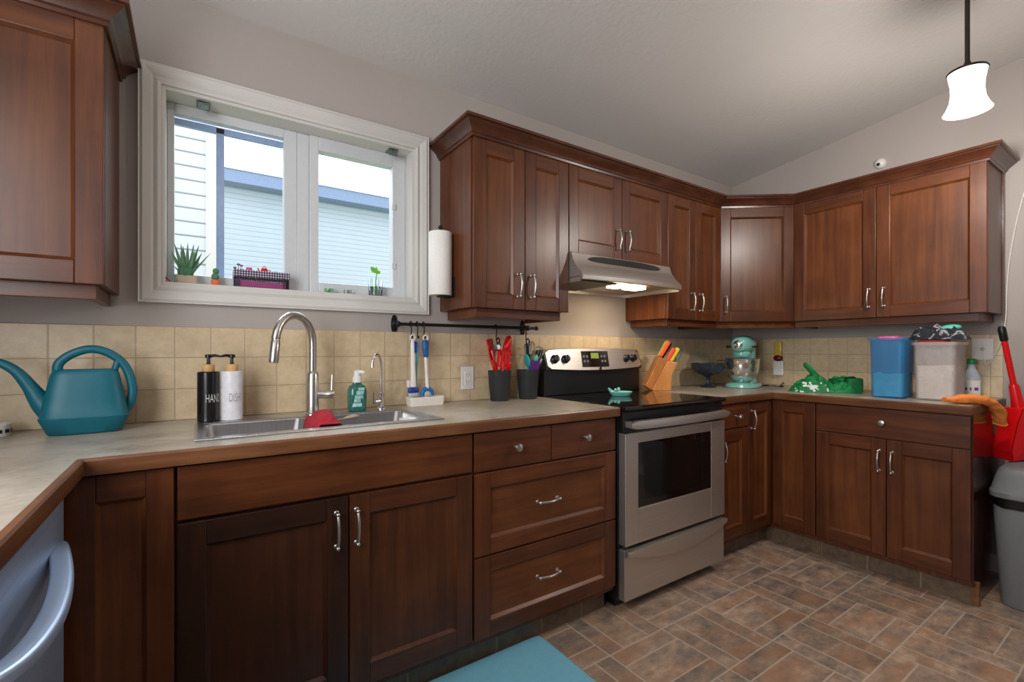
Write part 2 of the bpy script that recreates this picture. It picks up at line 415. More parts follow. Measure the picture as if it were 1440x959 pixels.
W2 = bpy.data.objects.new('left_fill_casing', None); COL.objects.link(W2); W2['kind'] = 'structure'; OFF['left_fill_casing'] = Vector((0, 0, 0))  # casing added around the left fill light; the wall behind has no opening
b = MB()
for y0, y1, z0, z1 in ((-2.42, -2.35, .95, 2.29), (-1.05, -.98, .95, 2.29), (-2.35, -1.05, .95, 1.02), (-2.35, -1.05, 2.22, 2.29)): b.box(XL, XL+.03, y0, y1, z0, z1)
struct('casing', b, TRIM, W2, bevel=.003)
b = MB()
for y0, y1, z0, z1 in ((-4.24, -4.15, 0, 2.40), (-2.65, -2.56, 0, 2.40), (-4.15, -2.65, 2.31, 2.40), (-4.15, -2.65, 0, .10)): b.box(XR-.03, XR-.0005, y0, y1, z0, z1)
struct('added_right_casing', b, TRIM, bevel=.003)  # door frame added to surround the assumed daylight; right wall is solid
# outside: neighbouring houses seen through the panes
SIDE = None
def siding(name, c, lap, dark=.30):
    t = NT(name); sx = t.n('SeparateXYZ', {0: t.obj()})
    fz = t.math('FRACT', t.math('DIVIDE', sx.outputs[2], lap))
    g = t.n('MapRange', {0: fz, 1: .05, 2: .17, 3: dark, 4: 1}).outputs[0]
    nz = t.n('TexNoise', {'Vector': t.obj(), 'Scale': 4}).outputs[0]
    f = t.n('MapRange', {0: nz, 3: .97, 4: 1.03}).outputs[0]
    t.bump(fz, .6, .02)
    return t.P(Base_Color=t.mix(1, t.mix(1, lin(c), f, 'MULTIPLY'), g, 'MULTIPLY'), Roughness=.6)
struct('ground', MB().box(-14, 14, .4, 24, -.35, -.3), plain('lawn', (110, 130, 80), .9, var=.2))
h = thing('house', 'white clapboard house wall with corner trim close behind the left pane', 'house', (-3, 3, -.3))
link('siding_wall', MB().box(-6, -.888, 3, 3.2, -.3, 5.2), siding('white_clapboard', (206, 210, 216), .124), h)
link('corner_trim', MB().box(-.892, -.806, 2.985, 3.2, -.3, 5.2), TRIM, h)
h = thing('house', 'pale blue-sided neighbouring house with grey hip roof seen through both panes', 'house', (0, 8, -.3))
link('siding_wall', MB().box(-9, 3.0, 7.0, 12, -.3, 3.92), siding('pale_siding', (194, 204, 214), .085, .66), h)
b = MB(); b.box(-9.3, 3.3, 6.62, 6.70, 3.86, 4.06); b.box(-9.3, 3.3, 6.70, 7.0, 3.88, 3.92)
link('fascia', b, plain('fascia_blue_grey', (128, 146, 176), .5), h)
link('roof', MB().add([(-9.3, 6.6, 4.06), (3.35, 6.6, 4.06), (2.6, 10, 5.26), (-9.3, 10, 5.26), (3.35, 13.4, 4.06), (-9.3, 13.4, 4.06)],
    [(0, 1, 2, 3), (1, 4, 2), (4, 5, 3, 2), (0, 3, 5), (0, 5, 4, 1)]), plain('shingles', (150, 158, 172), .8, var=.15, scale=9), h)

# ------------------------------------------------------------------ cabinetry builders
def pull(parent, pts_axis, x, z, L=.10, y=0):
    """bow pull: two flared feet and an arched bar; front frame of the parent (outward = -y)"""
    b = MB()
    n = 12
    def at_(s, d): return (x, y-d, z+s) if pts_axis == 'z' else (x+s, y-d, z)
    path = [at_(-L/2, .0), at_(-L/2, .012)] + [at_(-L/2+L*i/n, .018+.012*math.sin(PI*i/n)) for i in range(n+1)] + [at_(L/2, .012), at_(L/2, .0)]
    b.tube(path, [.0062, .005]+[.0046]*(n+1)+[.005, .0062], 10)
    for s in (-L/2, L/2):
        b.ball(at_(s, .020), .0068, seg=10, rows=6)
        b.ball(at_(s, .001), (.008, .003, .008), seg=10, rows=6)
    return link('handle', b, NICKEL, parent, smooth=True)
def knob(parent, x, z, y=0):
    b = MB(); b.lathe([(.007, 0), (.006, .008), (.0055, .014), (.013, .018), (.0155, .023), (.0135, .029), (.006, .031)], seg=18)
    xf(b, Matrix.Translation((x, y, z)) @ Matrix.Rotation(R(90), 4, 'X'))
    return link('knob', b, NICKEL, parent, smooth=True)
def front(parent, name, loc, rz, w, h, stile=.062, rail=.064, slab=False, handle=None, label=None, WV=WV, WH=WH, WP=None):
    """a shaker door or drawer front; its own frame: x to the right, z up, outward = -y, back face at y=0"""
    t = .019; b = MB()
    if slab: b.box(0, w, -t, 0, 0, h, 1)
    else:
        b.box(0, stile, -t, 0, 0, h, 0); b.box(w-stile, w, -t, 0, 0, h, 0)
        b.box(stile, w-stile, -t, 0, 0, rail, 1); b.box(stile, w-stile, -t, 0, h-rail, h, 1)
    d = link(name, b, [WV, WH], parent, off=Vector((0, 0, 0)), bevel=.0025)
    d.location = Vector(loc); d.rotation_euler = (0, 0, rz)
    OFF[d.name] = Vector((0, 0, 0))
    if not slab:
        # inner moulding slope and flat recessed panel
        e = .009; y1 = -t+.001; y2 = -.007
        p = MB()
        x0, x1, z0, z1 = stile, w-stile, rail, h-rail
        o4 = [(x0, z0), (x1, z0), (x1, z1), (x0, z1)]; i4 = [(x0+e, z0+e), (x1-e, z0+e), (x1-e, z1-e), (x0+e, z1-e)]
        p.add([(a, y1, c) for a, c in o4]+[(a, y2, c) for a, c in i4]+[(a, -.001, c) for a, c in o4],
              [(0, 1, 5, 4), (1, 2, 6, 5), (2, 3, 7, 6), (3, 0, 4, 7), (4, 5, 6, 7), (8, 9, 10, 11), (0, 1, 9, 8), (1, 2, 10, 9), (2, 3, 11, 10), (3, 0, 8, 11)])
        link('panel', p, WP or (WPV if name == 'door' or h > w else WPH), d)
    if handle:
        k = handle[0]
        if k == 'knob': knob(d, handle[1], handle[2], -t)
        else: pull(d, k, handle[1], handle[2], y=-t)
    return d
G = .0015
D = .305
CROWN = [(-.004, 2.080), (.008, 2.080), (.010, 2.090), (.016, 2.094), (.020, 2.104), (.034, 2.116), (.046, 2.126), (.050, 2.128), (.050, 2.133), (.060, 2.135), (.060, 2.147), (-.004, 2.147)]
UB, UT = 1.352, 2.096

def wall_cab(name, label, x0, x1, z0, z1, origin, rz, doors, rail=None, group='wooden wall cabinets'):
    """doors: list of (xa, xb, handle_x, handle_z); local x along the wall, front at -y"""
    r = thing(name, label, 'cabinet', origin, (0, 0, rz), group, world=False)
    b = MB(); b.box(x0, x1, -D, -.001, z0, z1)
    link('body', b, WV, r, bevel=.0015)
    for xa, xb, hx, hz in doors:
        front(r, 'door', (xa+G, -D, z0-.002), 0, xb-xa-2*G, z1-z0-.012+.002, handle=('z', hx-xa-G, hz-z0) if hx else None)
    if rail:
        xa, xb, ya = rail; b = MB()
        b.box(xa, xb, ya, ya+.018, z0-.042, z0); b.box(xa, xa+.018, ya+.018, -.01, z0-.042, z0); b.box(xb-.018, xb, ya+.018, -.01, z0-.042, z0)
        link('light_rail', b, WH, r, bevel=.002)
    return r
# left of the window
r = wall_cab('wall_cabinet', 'wooden wall cabinet cut by the left edge, left of the window', -1.70, -1.195, UB, UT, (0, 0, 0), 0, [(-1.70, -1.195, None, 0)], (-1.70, -1.216, -.290))
link('crown_moulding', MB().sweep([(-1.70, -.325), (-1.195, -.325), (-1.195, 0)], CROWN), WD, r, smooth=30)
c1 = wall_cab('wall_cabinet', 'tall two-door wooden wall cabinet between the window and the range hood', 0, .539, UB, UT, (0, 0, 0), 0,
    [(0.004, .274, .236, 1.462), (.274, .539, .312, 1.462)], (.035, .512, -.290))
c2 = wall_cab('wall_cabinet', 'short two-door wooden wall cabinet directly above the range hood', .5395, 1.296, 1.652, UT, (0, 0, 0), 0,
    [(.54, .916, .880, 1.755), (.916, 1.296, .952, 1.755)])
c3 = wall_cab('wall_cabinet', 'narrow two-door wooden wall cabinet between the range hood and the corner cabinet', 1.2965, 1.834, UB, UT, (0, 0, 0), 0,
    [(1.297, 1.566, 1.522, 1.462), (1.566, 1.834, 1.606, 1.462)], (1.335, 1.834, -.290))
# diagonal corner cabinet
AX, AY = 1.834, -.305; BX, BY = XR-.305, -.596
r = thing('wall_cabinet', 'single-door diagonal wooden wall cabinet in the corner above the stand mixer', 'cabinet', (XR, 0, 0), (0, 0, 0), 'wooden wall cabinets')
poly = [(AX+.0006, -.001), (AX+.0006, AY), (BX, BY+.0006), (XR-.001, BY+.0006), (XR-.001, -.001)]
link('body', MB().prism(poly, 'z', UB, UT), WV, r, bevel=.0015)
ang = math.atan2(BY-AY, BX-AX); Ld = math.hypot(BX-AX, BY-AY)
n_ = Vector((math.sin(ang), -math.cos(ang), 0))
front(r, 'door', Vector((AX, AY, UB-.002))+Vector((math.cos(ang), math.sin(ang), 0))*.008+n_*.0005-OFF[r.name], ang, Ld-.016, UT-UB-.010, handle=('z', .032, .11))
b = MB(); b.prism([(AX+.004, -.29), (BX+.018, BY+.002), (BX+.032, BY+.016), (AX+.012, -.272)], 'z', UB-.042, UB)
link('light_rail', b, WH, r, bevel=.002)
# right wall
c4 = wall_cab('wall_cabinet', 'wide two-door wooden wall cabinet on the right wall above the plastic bins', .5975, 1.489, UB, UT, (XR, 0, 0), R(-90),
    [(.605, 1.042, 1.008, 1.462), (1.042, 1.489, 1.078, 1.462)], (.5985, 1.455, -.292))
link('end_trim', MB().box(1.4892, 1.496, -.035, -.001, UB-.03, UT), WD, c4)
crown = MB().sweep([(0, 0), (0, -.325), (AX-.006, -.325), (BX-.0155, BY-.011), (XR-.325, -1.489), (XR, -1.489)], CROWN)
solo('crown_moulding', crown, WD, 'dark wooden crown moulding running along the top of the wall cabinets from window to right wall', 'moulding', (0, 0, 2.08), smooth=30)

# ------------------------------------------------------------------ base cabinets
BD = .60; BT = .875
def base_body(r, x0, x1, toe=TOE, left=False, right=False, topcut=None):
    b = MB(); b.box(x0, x1, -BD, -.002, .10, BT if topcut is None else topcut); 
    if topcut: b.box(x0, x1, -BD, -BD+.02, topcut, BT)
    link('body', b, WV, r, bevel=.0015)
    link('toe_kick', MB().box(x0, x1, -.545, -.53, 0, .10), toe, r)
r = thing('base_cabinet', 'narrow wooden filler panel cabinet between the dishwasher and the sink cabinet', 'cabinet', (0, 0, 0), group='wooden base cabinets')
base_body(r, -1.80, -1.0245)
link('filler_strip', MB().box(-1.27, -1.232, -.618, -.60, .10, BT), WV, r)
front(r, 'door', (-1.232, -.60, .125), 0, .205, .745, stile=.056)
r = thing('base_cabinet', 'two-door wooden sink cabinet with a plain false drawer front under the sink', 'cabinet', (-.6, 0, 0), group='wooden base cabinets')
base_body(r, -1.024, -.1645, topcut=.70)
o = OFF[r.name]
front(r, 'false_front', Vector((-1.020, -BD, .733))-o, 0, .852, .136, slab=True)
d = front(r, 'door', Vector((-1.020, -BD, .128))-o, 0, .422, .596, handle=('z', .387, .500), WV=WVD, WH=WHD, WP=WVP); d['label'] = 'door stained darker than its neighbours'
front(r, 'door', Vector((-.594, -BD, .128))-o, 0, .426, .596, handle=('z', .020, .500), WV=WVM, WH=WHM, WP=WPM)['label'] = 'door slightly darker than the drawer front above'  # right sink door: deeper brown wood than the false front above
r = thing('base_cabinet', 'wooden drawer cabinet with four drawers left of the range', 'cabinet', (.2, 0, 0), group='wooden base cabinets')
base_body(r, -.164, .557); o = OFF[r.name]
front(r, 'drawer', Vector((-.160, -BD, .728))-o, 0, .349, .140, slab=True, handle=('knob', .178, .074))
front(r, 'drawer', Vector((.193, -BD, .728))-o, 0, .360, .140, slab=True, handle=('knob', .178, .074))
front(r, 'drawer', Vector((-.160, -BD, .424))-o, 0, .713, .298, rail=.058, handle=('x', .330, .152), stile=.068)
front(r, 'drawer', Vector((-.160, -BD, .126))-o, 0, .713, .292, rail=.058, handle=('x', .330, .160), stile=.068)
r = thing('base_cabinet', 'narrow wooden cabinet with a drawer and a door right of the range', 'cabinet', (1.5, 0, 0), group='wooden base cabinets')
base_body(r, 1.342, 1.628); o = OFF[r.name]
front(r, 'drawer', Vector((1.345, -BD, .737))-o, 0, .280, .131, slab=True, handle=('knob', .170, .060))
front(r, 'door', Vector((1.345, -BD, .128))-o, 0, .280, .602, handle=('z', .024, .49))
r = thing('base_cabinet', 'wooden corner base cabinet with a folding door in the inside corner below the mixer', 'cabinet', (XR, 0, 0), group='wooden base cabinets')
o = OFF[r.name]
FX = XR-BD
poly = [(1.6285, -.002), (1.6285, -BD), (FX, -BD), (FX, -.856), (XR-.002, -.856), (XR-.002, -.002)]
link('body', MB().prism(poly, 'z', .10, BT), WV, r, bevel=.0015)
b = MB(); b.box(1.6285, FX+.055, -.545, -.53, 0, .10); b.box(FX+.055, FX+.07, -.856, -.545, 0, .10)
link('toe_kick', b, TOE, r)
front(r, 'door', Vector((1.631, -BD, .128))-o, 0, .256, .740, stile=.055, handle=('z', .030, .640))
front(r, 'door', Vector((FX, -.622, .128))-o, R(-90), .232, .740, stile=.058)
r = thing('base_cabinet', 'wooden base cabinet with drawer and two doors under the plastic bins', 'cabinet', (XR, -.8565, 0), (0, 0, R(-90)), 'wooden base cabinets', world=False)
TOE2 = TOE
b = MB(); b.box(0, .6325, -BD, -.002, .10, BT); link('body', b, WV, r, bevel=.0015)
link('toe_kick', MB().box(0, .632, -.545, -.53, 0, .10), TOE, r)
front(r, 'drawer', (.003, -BD, .722), 0, .630, .146, slab=True, handle=('knob', .307, .078))
front(r, 'door', (.003, -BD, .128), 0, .319, .588, handle=('z', .292, .478))
front(r, 'door', (.325, -BD, .128), 0, .308, .588, handle=('z', .024, .478))
b = MB(); b.prism([(-.003, 0), (-.53, 0), (-.53, .10), (-.60, .10), (-.60, BT), (-.003, BT)], 'x', .6330, .639)
ENDP = wood('cherry_wood_gloss_end', (34, 34, 2.2), (50, 24, 16), (66, 34, 22), (80, 42, 28), .12)
link('end_panel', b, ENDP, r)
b = MB(); b.box(.62, .648, -.552, -.530, 0, .11); link('end_trim', b, WE, r, bevel=.002)

# ------------------------------------------------------------------ countertops
CT0, CT1 = .876, .914
SX0, SX1, SY0, SY1 = -.975, -.245, -.515, -.112
r = thing('countertop', 'long stone-pattern laminate countertop with wood edge holding the sink', 'countertop', (-.6, -.3, CT0))
b = MB(); CE = -.635; PX = -1.1955
for x0, x1, y0, y1 in ((XL, PX-.012, -2.6, CE+.012), (XL, SX0, CE+.012, 0), (SX1, .563, CE+.012, 0), (SX0, SX1, CE+.012, SY0), (SX0, SX1, SY1, 0)):
    b.box(x0, x1, y0, y1, CT0, CT1)
link('top', b, LAM, r)
e = [(0, CT0-.001), (.012, CT0-.001), (.014, CT0+.004), (.014, CT1-.005), (.011, CT1), (0, CT1)]
link('wood_edge', MB().sweep([(PX, -2.6), (PX, CE), (.563, CE)], [(q-.012, z+.0006) for q, z in e]), WE, r, smooth=30)
r = thing('countertop', 'stone-pattern laminate countertop turning the right corner under the mixer and bins', 'countertop', (XR, -.3, CT0))
b = MB(); RX = XR+CE; RY = -1.497
b.box(1.337, XR-.0005, CE+.012, -.0085, CT0, CT1); b.box(RX+.012, XR-.0005, RY+.012, CE+.012, CT0, CT1)
link('top', b, LAM, r)
link('wood_edge', MB().sweep([(1.337, CE), (RX, CE), (RX, RY), (XR, RY)], [(q-.012, z+.0006) for q, z in e]), WE, r, smooth=30)

# ------------------------------------------------------------------ sink and taps
r = thing('kitchen_sink', 'stainless steel double-bowl sink set into the counter under the window', 'sink', (-.61, -.31, .914))
def rr(x0, x1, y0, y1, z, rad, seg=6):
    pts = []
    for cx_, cy_, a0 in ((x1-rad, y1-rad, 0), (x0+rad, y1-rad, 90), (x0+rad, y0+rad, 180), (x1-rad, y0+rad, 270)):
        for i in range(seg+1):
            a = R(a0+90*i/seg); pts.append((cx_+rad*math.cos(a), cy_+rad*math.sin(a), z))
    return pts
b = MB(); zr = .9185; BW = [(-.958, -.648), (-.575, -.272)]; BYY = (-.488, -.190)
ox0, ox1, oy0, oy1 = -.985, -.235, -.528, -.100
b.box(ox0, BW[0][0], oy0, oy1, .9145, zr); b.box(BW[1][1], ox1, oy0, oy1, .9145, zr)
b.box(BW[0][1], BW[1][0], BYY[0], BYY[1], .9145, zr-.003)
b.box(BW[0][0], BW[1][1], oy0, BYY[0], .9145, zr); b.box(BW[0][0], BW[1][1], BYY[1], oy1, .9145, zr)
link('rim', b, STEELX, r, bevel=.0025)
for x0, x1 in BW:
    b = MB(); y0, y1 = BYY
    rg = [rr(x0, x1, y0, y1, zr-.001, .012), rr(x0+.002, x1-.002, y0+.002, y1-.002, zr-.008, .028), rr(x0+.012, x1-.012, y0+.012, y1-.012, .78, .04), rr(x0+.03, x1-.03, y0+.03, y1-.03, .757, .05), rr(x0+.10, x1-.10, y0+.10, y1-.10, .752, .03)]
    b.loft(rg, cap=False); b.add(rg[-1], [tuple(range(len(rg[-1])))])
    bo = link('bowl', b, STEELX, r, smooth=50)
    s = bo.modifiers.new('shell', 'SOLIDIFY'); s.thickness = .0015; s.offset = -1
    link('drain', MB().lathe([(.042, 0), (.040, .003), (.03, .003), (.028, .001), (.004, .001)], ((x0+x1)/2, (y0+y1)/2, .754)), CHROME, bo, smooth=True)
FXX, FYY = -.606, -.145
r = thing('kitchen_faucet', 'tall brushed nickel gooseneck pull-down faucet behind the sink divider', 'faucet', (FXX, FYY, zr))
b = MB(); b.lathe([(.027, 0), (.027, .004), (.0225, .008), (.0215, .155), (.019, .160), (.0145, .166)], (FXX, FYY, zr))
link('base', b, NICKEL, r, smooth=True)
dx, dy = -.78, -.62
path = [(FXX, FYY, zr+.16), (FXX, FYY, zr+.22), (FXX, FYY, zr+.275)]
ra = .092
for i in range(1, 17):
    a = R(i*170/16); u = ra*(1-math.cos(a)); path.append((FXX+dx*u, FYY+dy*u, zr+.275+ra*1.08*math.sin(a)))
b = MB(); b.tube(path, .0145, 16)
link('spout', b, NICKEL, r, smooth=True)
p1 = Vector(path[-1]); dv = Vector((dx*.12, dy*.12, -1)).normalized()
b = MB(); b.tube([p1-dv*.004, p1+dv*.004, p1+dv*.006, p1+dv*.012, p1+dv*.016, p1+dv*.085, p1+dv*.09], [.0155, .0155, .0135, .0135, .016, .0165, .0150], 16)
link('spray_head', b, NICKEL, r, smooth=True)
b = MB(); b.tube([(FXX+.015, FYY-.006, zr+.075), (FXX+.052, FYY-.012, zr+.075), (FXX+.054, FYY-.012, zr+.075), (FXX+.076, FYY-.016, zr+.075)], [.0155, .0155, .0165, .0165], 16)
b.tube([(FXX+.066, FYY-.014, zr+.085), (FXX+.069, FYY-.012, zr+.15)], [.0042, .0035], 8)
link('lever', b, NICKEL, r, smooth=True)
TX, TY = -.337, -.142
r = thing('filter_tap', 'small thin chrome filter tap right of the green soap bottle', 'tap', (TX, TY, zr))
b = MB(); b.lathe([(.017, 0), (.017, .005), (.010, .012), (.009, .055), (.012, .058), (.012, .068), (.006, .072)], (TX, TY, zr))
link('base', b, CHROME, r, smooth=True)
path = [(TX, TY, zr+.07), (TX, TY, zr+.17)]
for i in range(1, 13):
    a = R(i*165/12); u = .03*(1-math.cos(a)); path.append((TX-.8*u, TY-.6*u, zr+.185+.045*math.sin(a)))
path.append((path[-1][0]-.001, path[-1][1], path[-1][2]-.02))
link('spout', MB().tube(path, .0056, 10), CHROME, r, smooth=True)
b = MB(); b.tube([(TX, TY, zr+.035), (TX-.03, TY-.008, zr+.035)], .007, 10); b.tube([(TX-.03, TY-.008, zr+.025), (TX-.031, TY-.008, zr+.072)], [.0065, .004], 8)
link('lever', b, CHROME, r, smooth=True)

# ------------------------------------------------------------------ range
X0, X1 = .569, 1.329
r = thing('kitchen_range', 'stainless steel electric range with black glass cooktop between the base cabinets', 'stove', (.949, -.33, 0))
b = MB(); b.box(X0, X1, -.615, -.03, .05, .893); b.box(X0+.03, X1-.03, -.57, -.05, 0, .05)
link('body', b, BLACK, r, bevel=.003)
b = MB(); b.prism([(-.03, .894), (-.655, .894), (-.668, .902), (-.668, .910), (-.660, .918), (-.03, .918)], 'x', X0-.002, X1+.002)
ct = link('cooktop', b, BLACKGLASS, r, bevel=.002)
RING = plain('burner_ring_grey', (58, 58, 60), .2)
for cx_, cy_, rad in ((.76, -.22, .080), (.76, -.49, .105), (1.14, -.22, .105), (1.14, -.49, .08)):
    b = MB(); n = 48; z = .9186
    vs = [(cx_+q*math.cos(2*PI*i/n), cy_+q*math.sin(2*PI*i/n), z) for q in (rad, rad-.003) for i in range(n)]
    b.add(vs, [(i, (i+1) % n, n+(i+1) % n, n+i) for i in range(n)])
    link('burner_ring', b, RING, ct)
b = MB(); b.box(X0+.004, X1-.004, -.645, -.615, .800, .893)
link('vent_strip', b, BLACK, r, bevel=.003)
# oven door
OX0, OX1 = X0+.003, X1-.003
b = MB(); frame_rect(b, .655, 1.205, .462, .752, OX0, OX1, .305, .798, -.660, -.618)
dr = link('oven_door', b, STEEL, r, bevel=.003)
link('window', MB().box(.655, 1.205, -.657, -.640, .462, .752), DKGLASS, dr)
b = MB(); frame_rect(b, .70, 1.165, .492, .722, .655, 1.205, .462, .752, -.6585, -.657)
link('window_border', b, BLACKGLASS, dr)
def bowbar(x0, x1, y, z, bow, th, hh, n=20, tilt=0):
    rg = []
    for i in range(n+1):
        u = 2*i/n-1; x = x0+(x1-x0)*i/n; yy = y-bow*(1-u*u)
        k = min(1, (1-abs(u))*8+.55)
        rg.append([(x, yy+th/2, z-hh/2*k), (x, yy-th/2, z-hh/2*k+.003), (x, yy-th/2-.002, z), (x, yy-th/2, z+hh/2*k-.003), (x, yy+th/2, z+hh/2*k)])
    return MB().loft(rg)
b = bowbar(OX0+.004, OX1-.004, -.684, .838, .022, .016, .040)
for x in (OX0+.03, OX1-.03): b.box(x-.015, x+.015, -.690, -.645, .826, .850)
link('handle', b, STEEL, dr, smooth=50)
b = MB(); b.box(OX0, OX1, -.655, -.618, .062, .286)
sd = link('storage_drawer', b, STEEL, r, bevel=.003)
rg = []
for i in range(25):
    u = 2*i/24-1; x = OX0+(OX1-OX0)*i/24; zl = .283-.055*(1-u*u)**1.0; 
    rg.append([(x, -.654, .286), (x, -.672, .286 if abs(u) > .97 else .283), (x, -.676, zl-.004+(.0)), (x, -.672, zl-.020), (x, -.654, zl-.026)])
link('handle', MB().loft(rg), STEEL, sd, smooth=30)
# backguard
b = MB(); b.box(X0, X1, -.085, -.012, .918, 1.06); b.prism([(-.012, 1.06), (-.085, 1.06), (-.105, 1.056), (-.098, 1.10), (-.07, 1.168), (-.012, 1.168)], 'x', X0, X1)
bgd = link('backguard', b, BLACK, r, bevel=.004)
rg = []
for i in range(33):
    u = 2*i/32-1; x = X0+.012+(X1-X0-.024)*i/32; c_ = 1-u*u
    e_ = max(0, (abs(u)-.93)/.07)
    zb = 1.066-.012*c_+.012*e_*e_; ztp = 1.168+.010*c_-.014*e_*e_; yb = -.110-.022*c_; yt = -.082-.018*c_
    rg.append([(x, yb+.022, zb-.002), (x, yb, zb), (x, yb*.75+yt*.25, zb*.75+ztp*.25), (x, (yb+yt)/2, (zb+ztp)/2), (x, yt, ztp-.003), (x, yt+.006, ztp), (x, yt+.04, ztp)])
link('control_panel', MB().loft(rg), STEEL, bgd, smooth=30)
def panel_pt(x, f):
    u = 2*(x-X0-.012)/(X1-X0-.024)-1; c_ = 1-u*u
    zb = 1.066-.012*c_; ztp = 1.168+.010*c_; yb = -.110-.022*c_; yt = -.082-.018*c_
    return Vector((x, yb*(1-f)+yt*f, zb*(1-f)+ztp*f))
TILTM = Matrix.Rotation(R(90-15), 4, 'X')
for x in (.632, .702, 1.180, 1.246):
    b = MB(); b.lathe([(.024, 0), (.023, .006), (.019, .010), (.0175, .024), (.015, .026)], seg=20); b.box(-.004, .004, -.018, .018, .02, .030)
    xf(b, Matrix.Translation(panel_pt(x, .5)) @ TILTM); link('knob', b, BLACK, bgd, smooth=30)
rg = []
for i in range(9):
    x = .815+.205*i/8
    a_, c_ = panel_pt(x, .14), panel_pt(x+.006, .86)
    rg.append([a_+Vector((0, .004, 0)), a_+Vector((0, -.003, 0)), c_+Vector((0, -.003, 0)), c_+Vector((0, .004, 0))])
link('display_panel', MB().loft(rg), BLACKGLASS, bgd)
GREEN = emis('green_clock_glow', (110, 128, 52), .30)
a_, c_ = panel_pt(.885, .52), panel_pt(.945, .52); e_, f_ = panel_pt(.947, .78), panel_pt(.887, .78); d_ = Vector((0, -.0045, 0))
link('clock_display', MB().add([a_+d_, c_+d_, e_+d_, f_+d_], [(0, 1, 2, 3)]), GREEN, bgd)
BTN = plain('button_grey', (120, 120, 122), .5)
for i, x in enumerate((.832, .856, .968, .992)):
    for f in (.40, .62):
        p = panel_pt(x, f)
        link('button', MB().box(p.x-.007, p.x+.007, p.y-.006, p.y-.003, p.z-.006, p.z+.006), BTN, bgd)
p = panel_pt(.945, .02)
link('emblem', MB().add([p+Vector((-.010, -.004, -.002)), p+Vector((-.004, -.004, -.002)), p+Vector((0, -.004, .006)), p+Vector((.004, -.004, -.002)), p+Vector((.010, -.004, -.002)), p+Vector((.006, -.004, .014)), p+Vector((-.006, -.004, .014))], [(0, 1, 2, 6), (2, 3, 4, 5), (2, 5, 6)]), BLACK, bgd)

# ------------------------------------------------------------------ range hood
r = thing('range_hood', 'stainless steel under-cabinet range hood with lit lamps above the range', 'range hood', (.918, -.2, 1.5))
HX0, HX1 = .5415, 1.2935
prof = [(-.002, 1.651), (-.326, 1.651), (-.340, 1.645), (-.352, 1.610), (-.375, 1.575), (-.412, 1.540), (-.422, 1.524), (-.420, 1.506), (-.410, 1.503), (-.405, 1.520), (-.002, 1.516)]
rg = []
for i in range(17):
    u = 2*i/16-1; x = HX0+(HX1-HX0)*i/16; bow = .030*(1-u*u)
    rg.append([(x, y-(bow*min(1, max(0, (-y-.33)/.06)) if y < -.33 else 0), z) for y, z in prof])
link('body', MB().loft(rg), STEEL, r, smooth=25)
b = MB(); b.box(HX0, HX0+.004, -.404, -.002, 1.498, 1.522); b.box(HX1-.004, HX1, -.404, -.002, 1.498, 1.522); b.box(HX0+.004, HX1-.004, -.008, -.002, 1.498, 1.522)
link('skirt', b, STEEL, r)
link('grease_filter', MB().box(HX0+.03, .84, -.36, -.03, 1.508, 1.5155), plain('filter_mesh_dark', (60, 56, 52), .5, .6, var=.4, scale=500), r)
rg = []
for i in range(25):
    t_ = 2*i/24-1; x = .915+t_*.275; hh = .017*math.sqrt(max(0, 1-t_**4))+.0005; y0_ = -.3455-.030*(1-((x-.918)/.376)**2)*.45
    zc_ = 1.622
    rg.append([(x, y0_+.004-(-hh)*.28, zc_-hh), (x, y0_-.006-(-hh)*-.28, zc_-hh), (x, y0_-.005+hh*.30, zc_+hh), (x, y0_+.008+hh*.3, zc_+hh)])
link('control_strip', MB().loft(rg), BLACKGLASS, r, smooth=30)
HL = emis('hood_lamp_lens', (255, 232, 190), 14)
link('lamp_lens', MB().box(.87, .945, -.33, -.25, 1.503, 1.5155), HL, r, bevel=.003)
link('lamp_lens', MB().box(.99, 1.10, -.33, -.25, 1.503, 1.5155), HL, r, bevel=.003)
light('hood_lamp_light', 'AREA', (1.02, -.29, 1.499), LP['hood'], (1, .80, .55), shape='RECTANGLE', size=.2, size_y=.07)

# ------------------------------------------------------------------ dishwasher
r = thing('dishwasher', 'blue-grey metal dishwasher with bowed handle under the left counter', 'dishwasher', (-1.50, -.97, 0))
DX = -1.222
link('body', MB().box(-1.80, DX-.025, -1.278, -.664, .02, .870), BLACK, r)
dd_ = link('door', MB().box(DX-.025, DX, -1.276, -.666, .11, .868), BLUESTEEL, r, bevel=.004)
link('toe_panel', MB().box(DX-.06, DX-.045, -1.276, -.666, .0, .10), BLACK, r)
key = [(-1.226, -.722), (-1.217, -.744), (-1.206, -.792), (-1.191, -.866), (-1.177, -.960), (-1.168, -1.065), (-1.172, -1.16), (-1.186, -1.225), (-1.224, -1.266)]
rg = []
for i, (x, y) in enumerate(key):
    a_ = Vector(key[max(0, i-1)]); c_ = Vector(key[min(len(key)-1, i+1)]); d_ = (c_-a_).normalized(); n2 = Vector((-d_.y, d_.x))
    if n2.x < 0: n2 = -n2
    hw = .017; ztop = .768-.012*math.sin(PI*i/(len(key)-1)); ring = []
    for u, v in ((-1, -.8), (-.8, -1), (.8, -1), (1, -.75), (1, .5), (.8, 1), (-.8, 1), (-1, .8)):
        ring.append((x+n2.x*hw*u, y+n2.y*hw*u, ztop-.011+.011*v))
    rg.append(ring)
h_ = link('handle', MB().loft(rg), BLUESTEEL, dd_, smooth=50)
sb = h_.modifiers.new('round', 'SUBSURF'); sb.levels = 2; sb.render_levels = 2

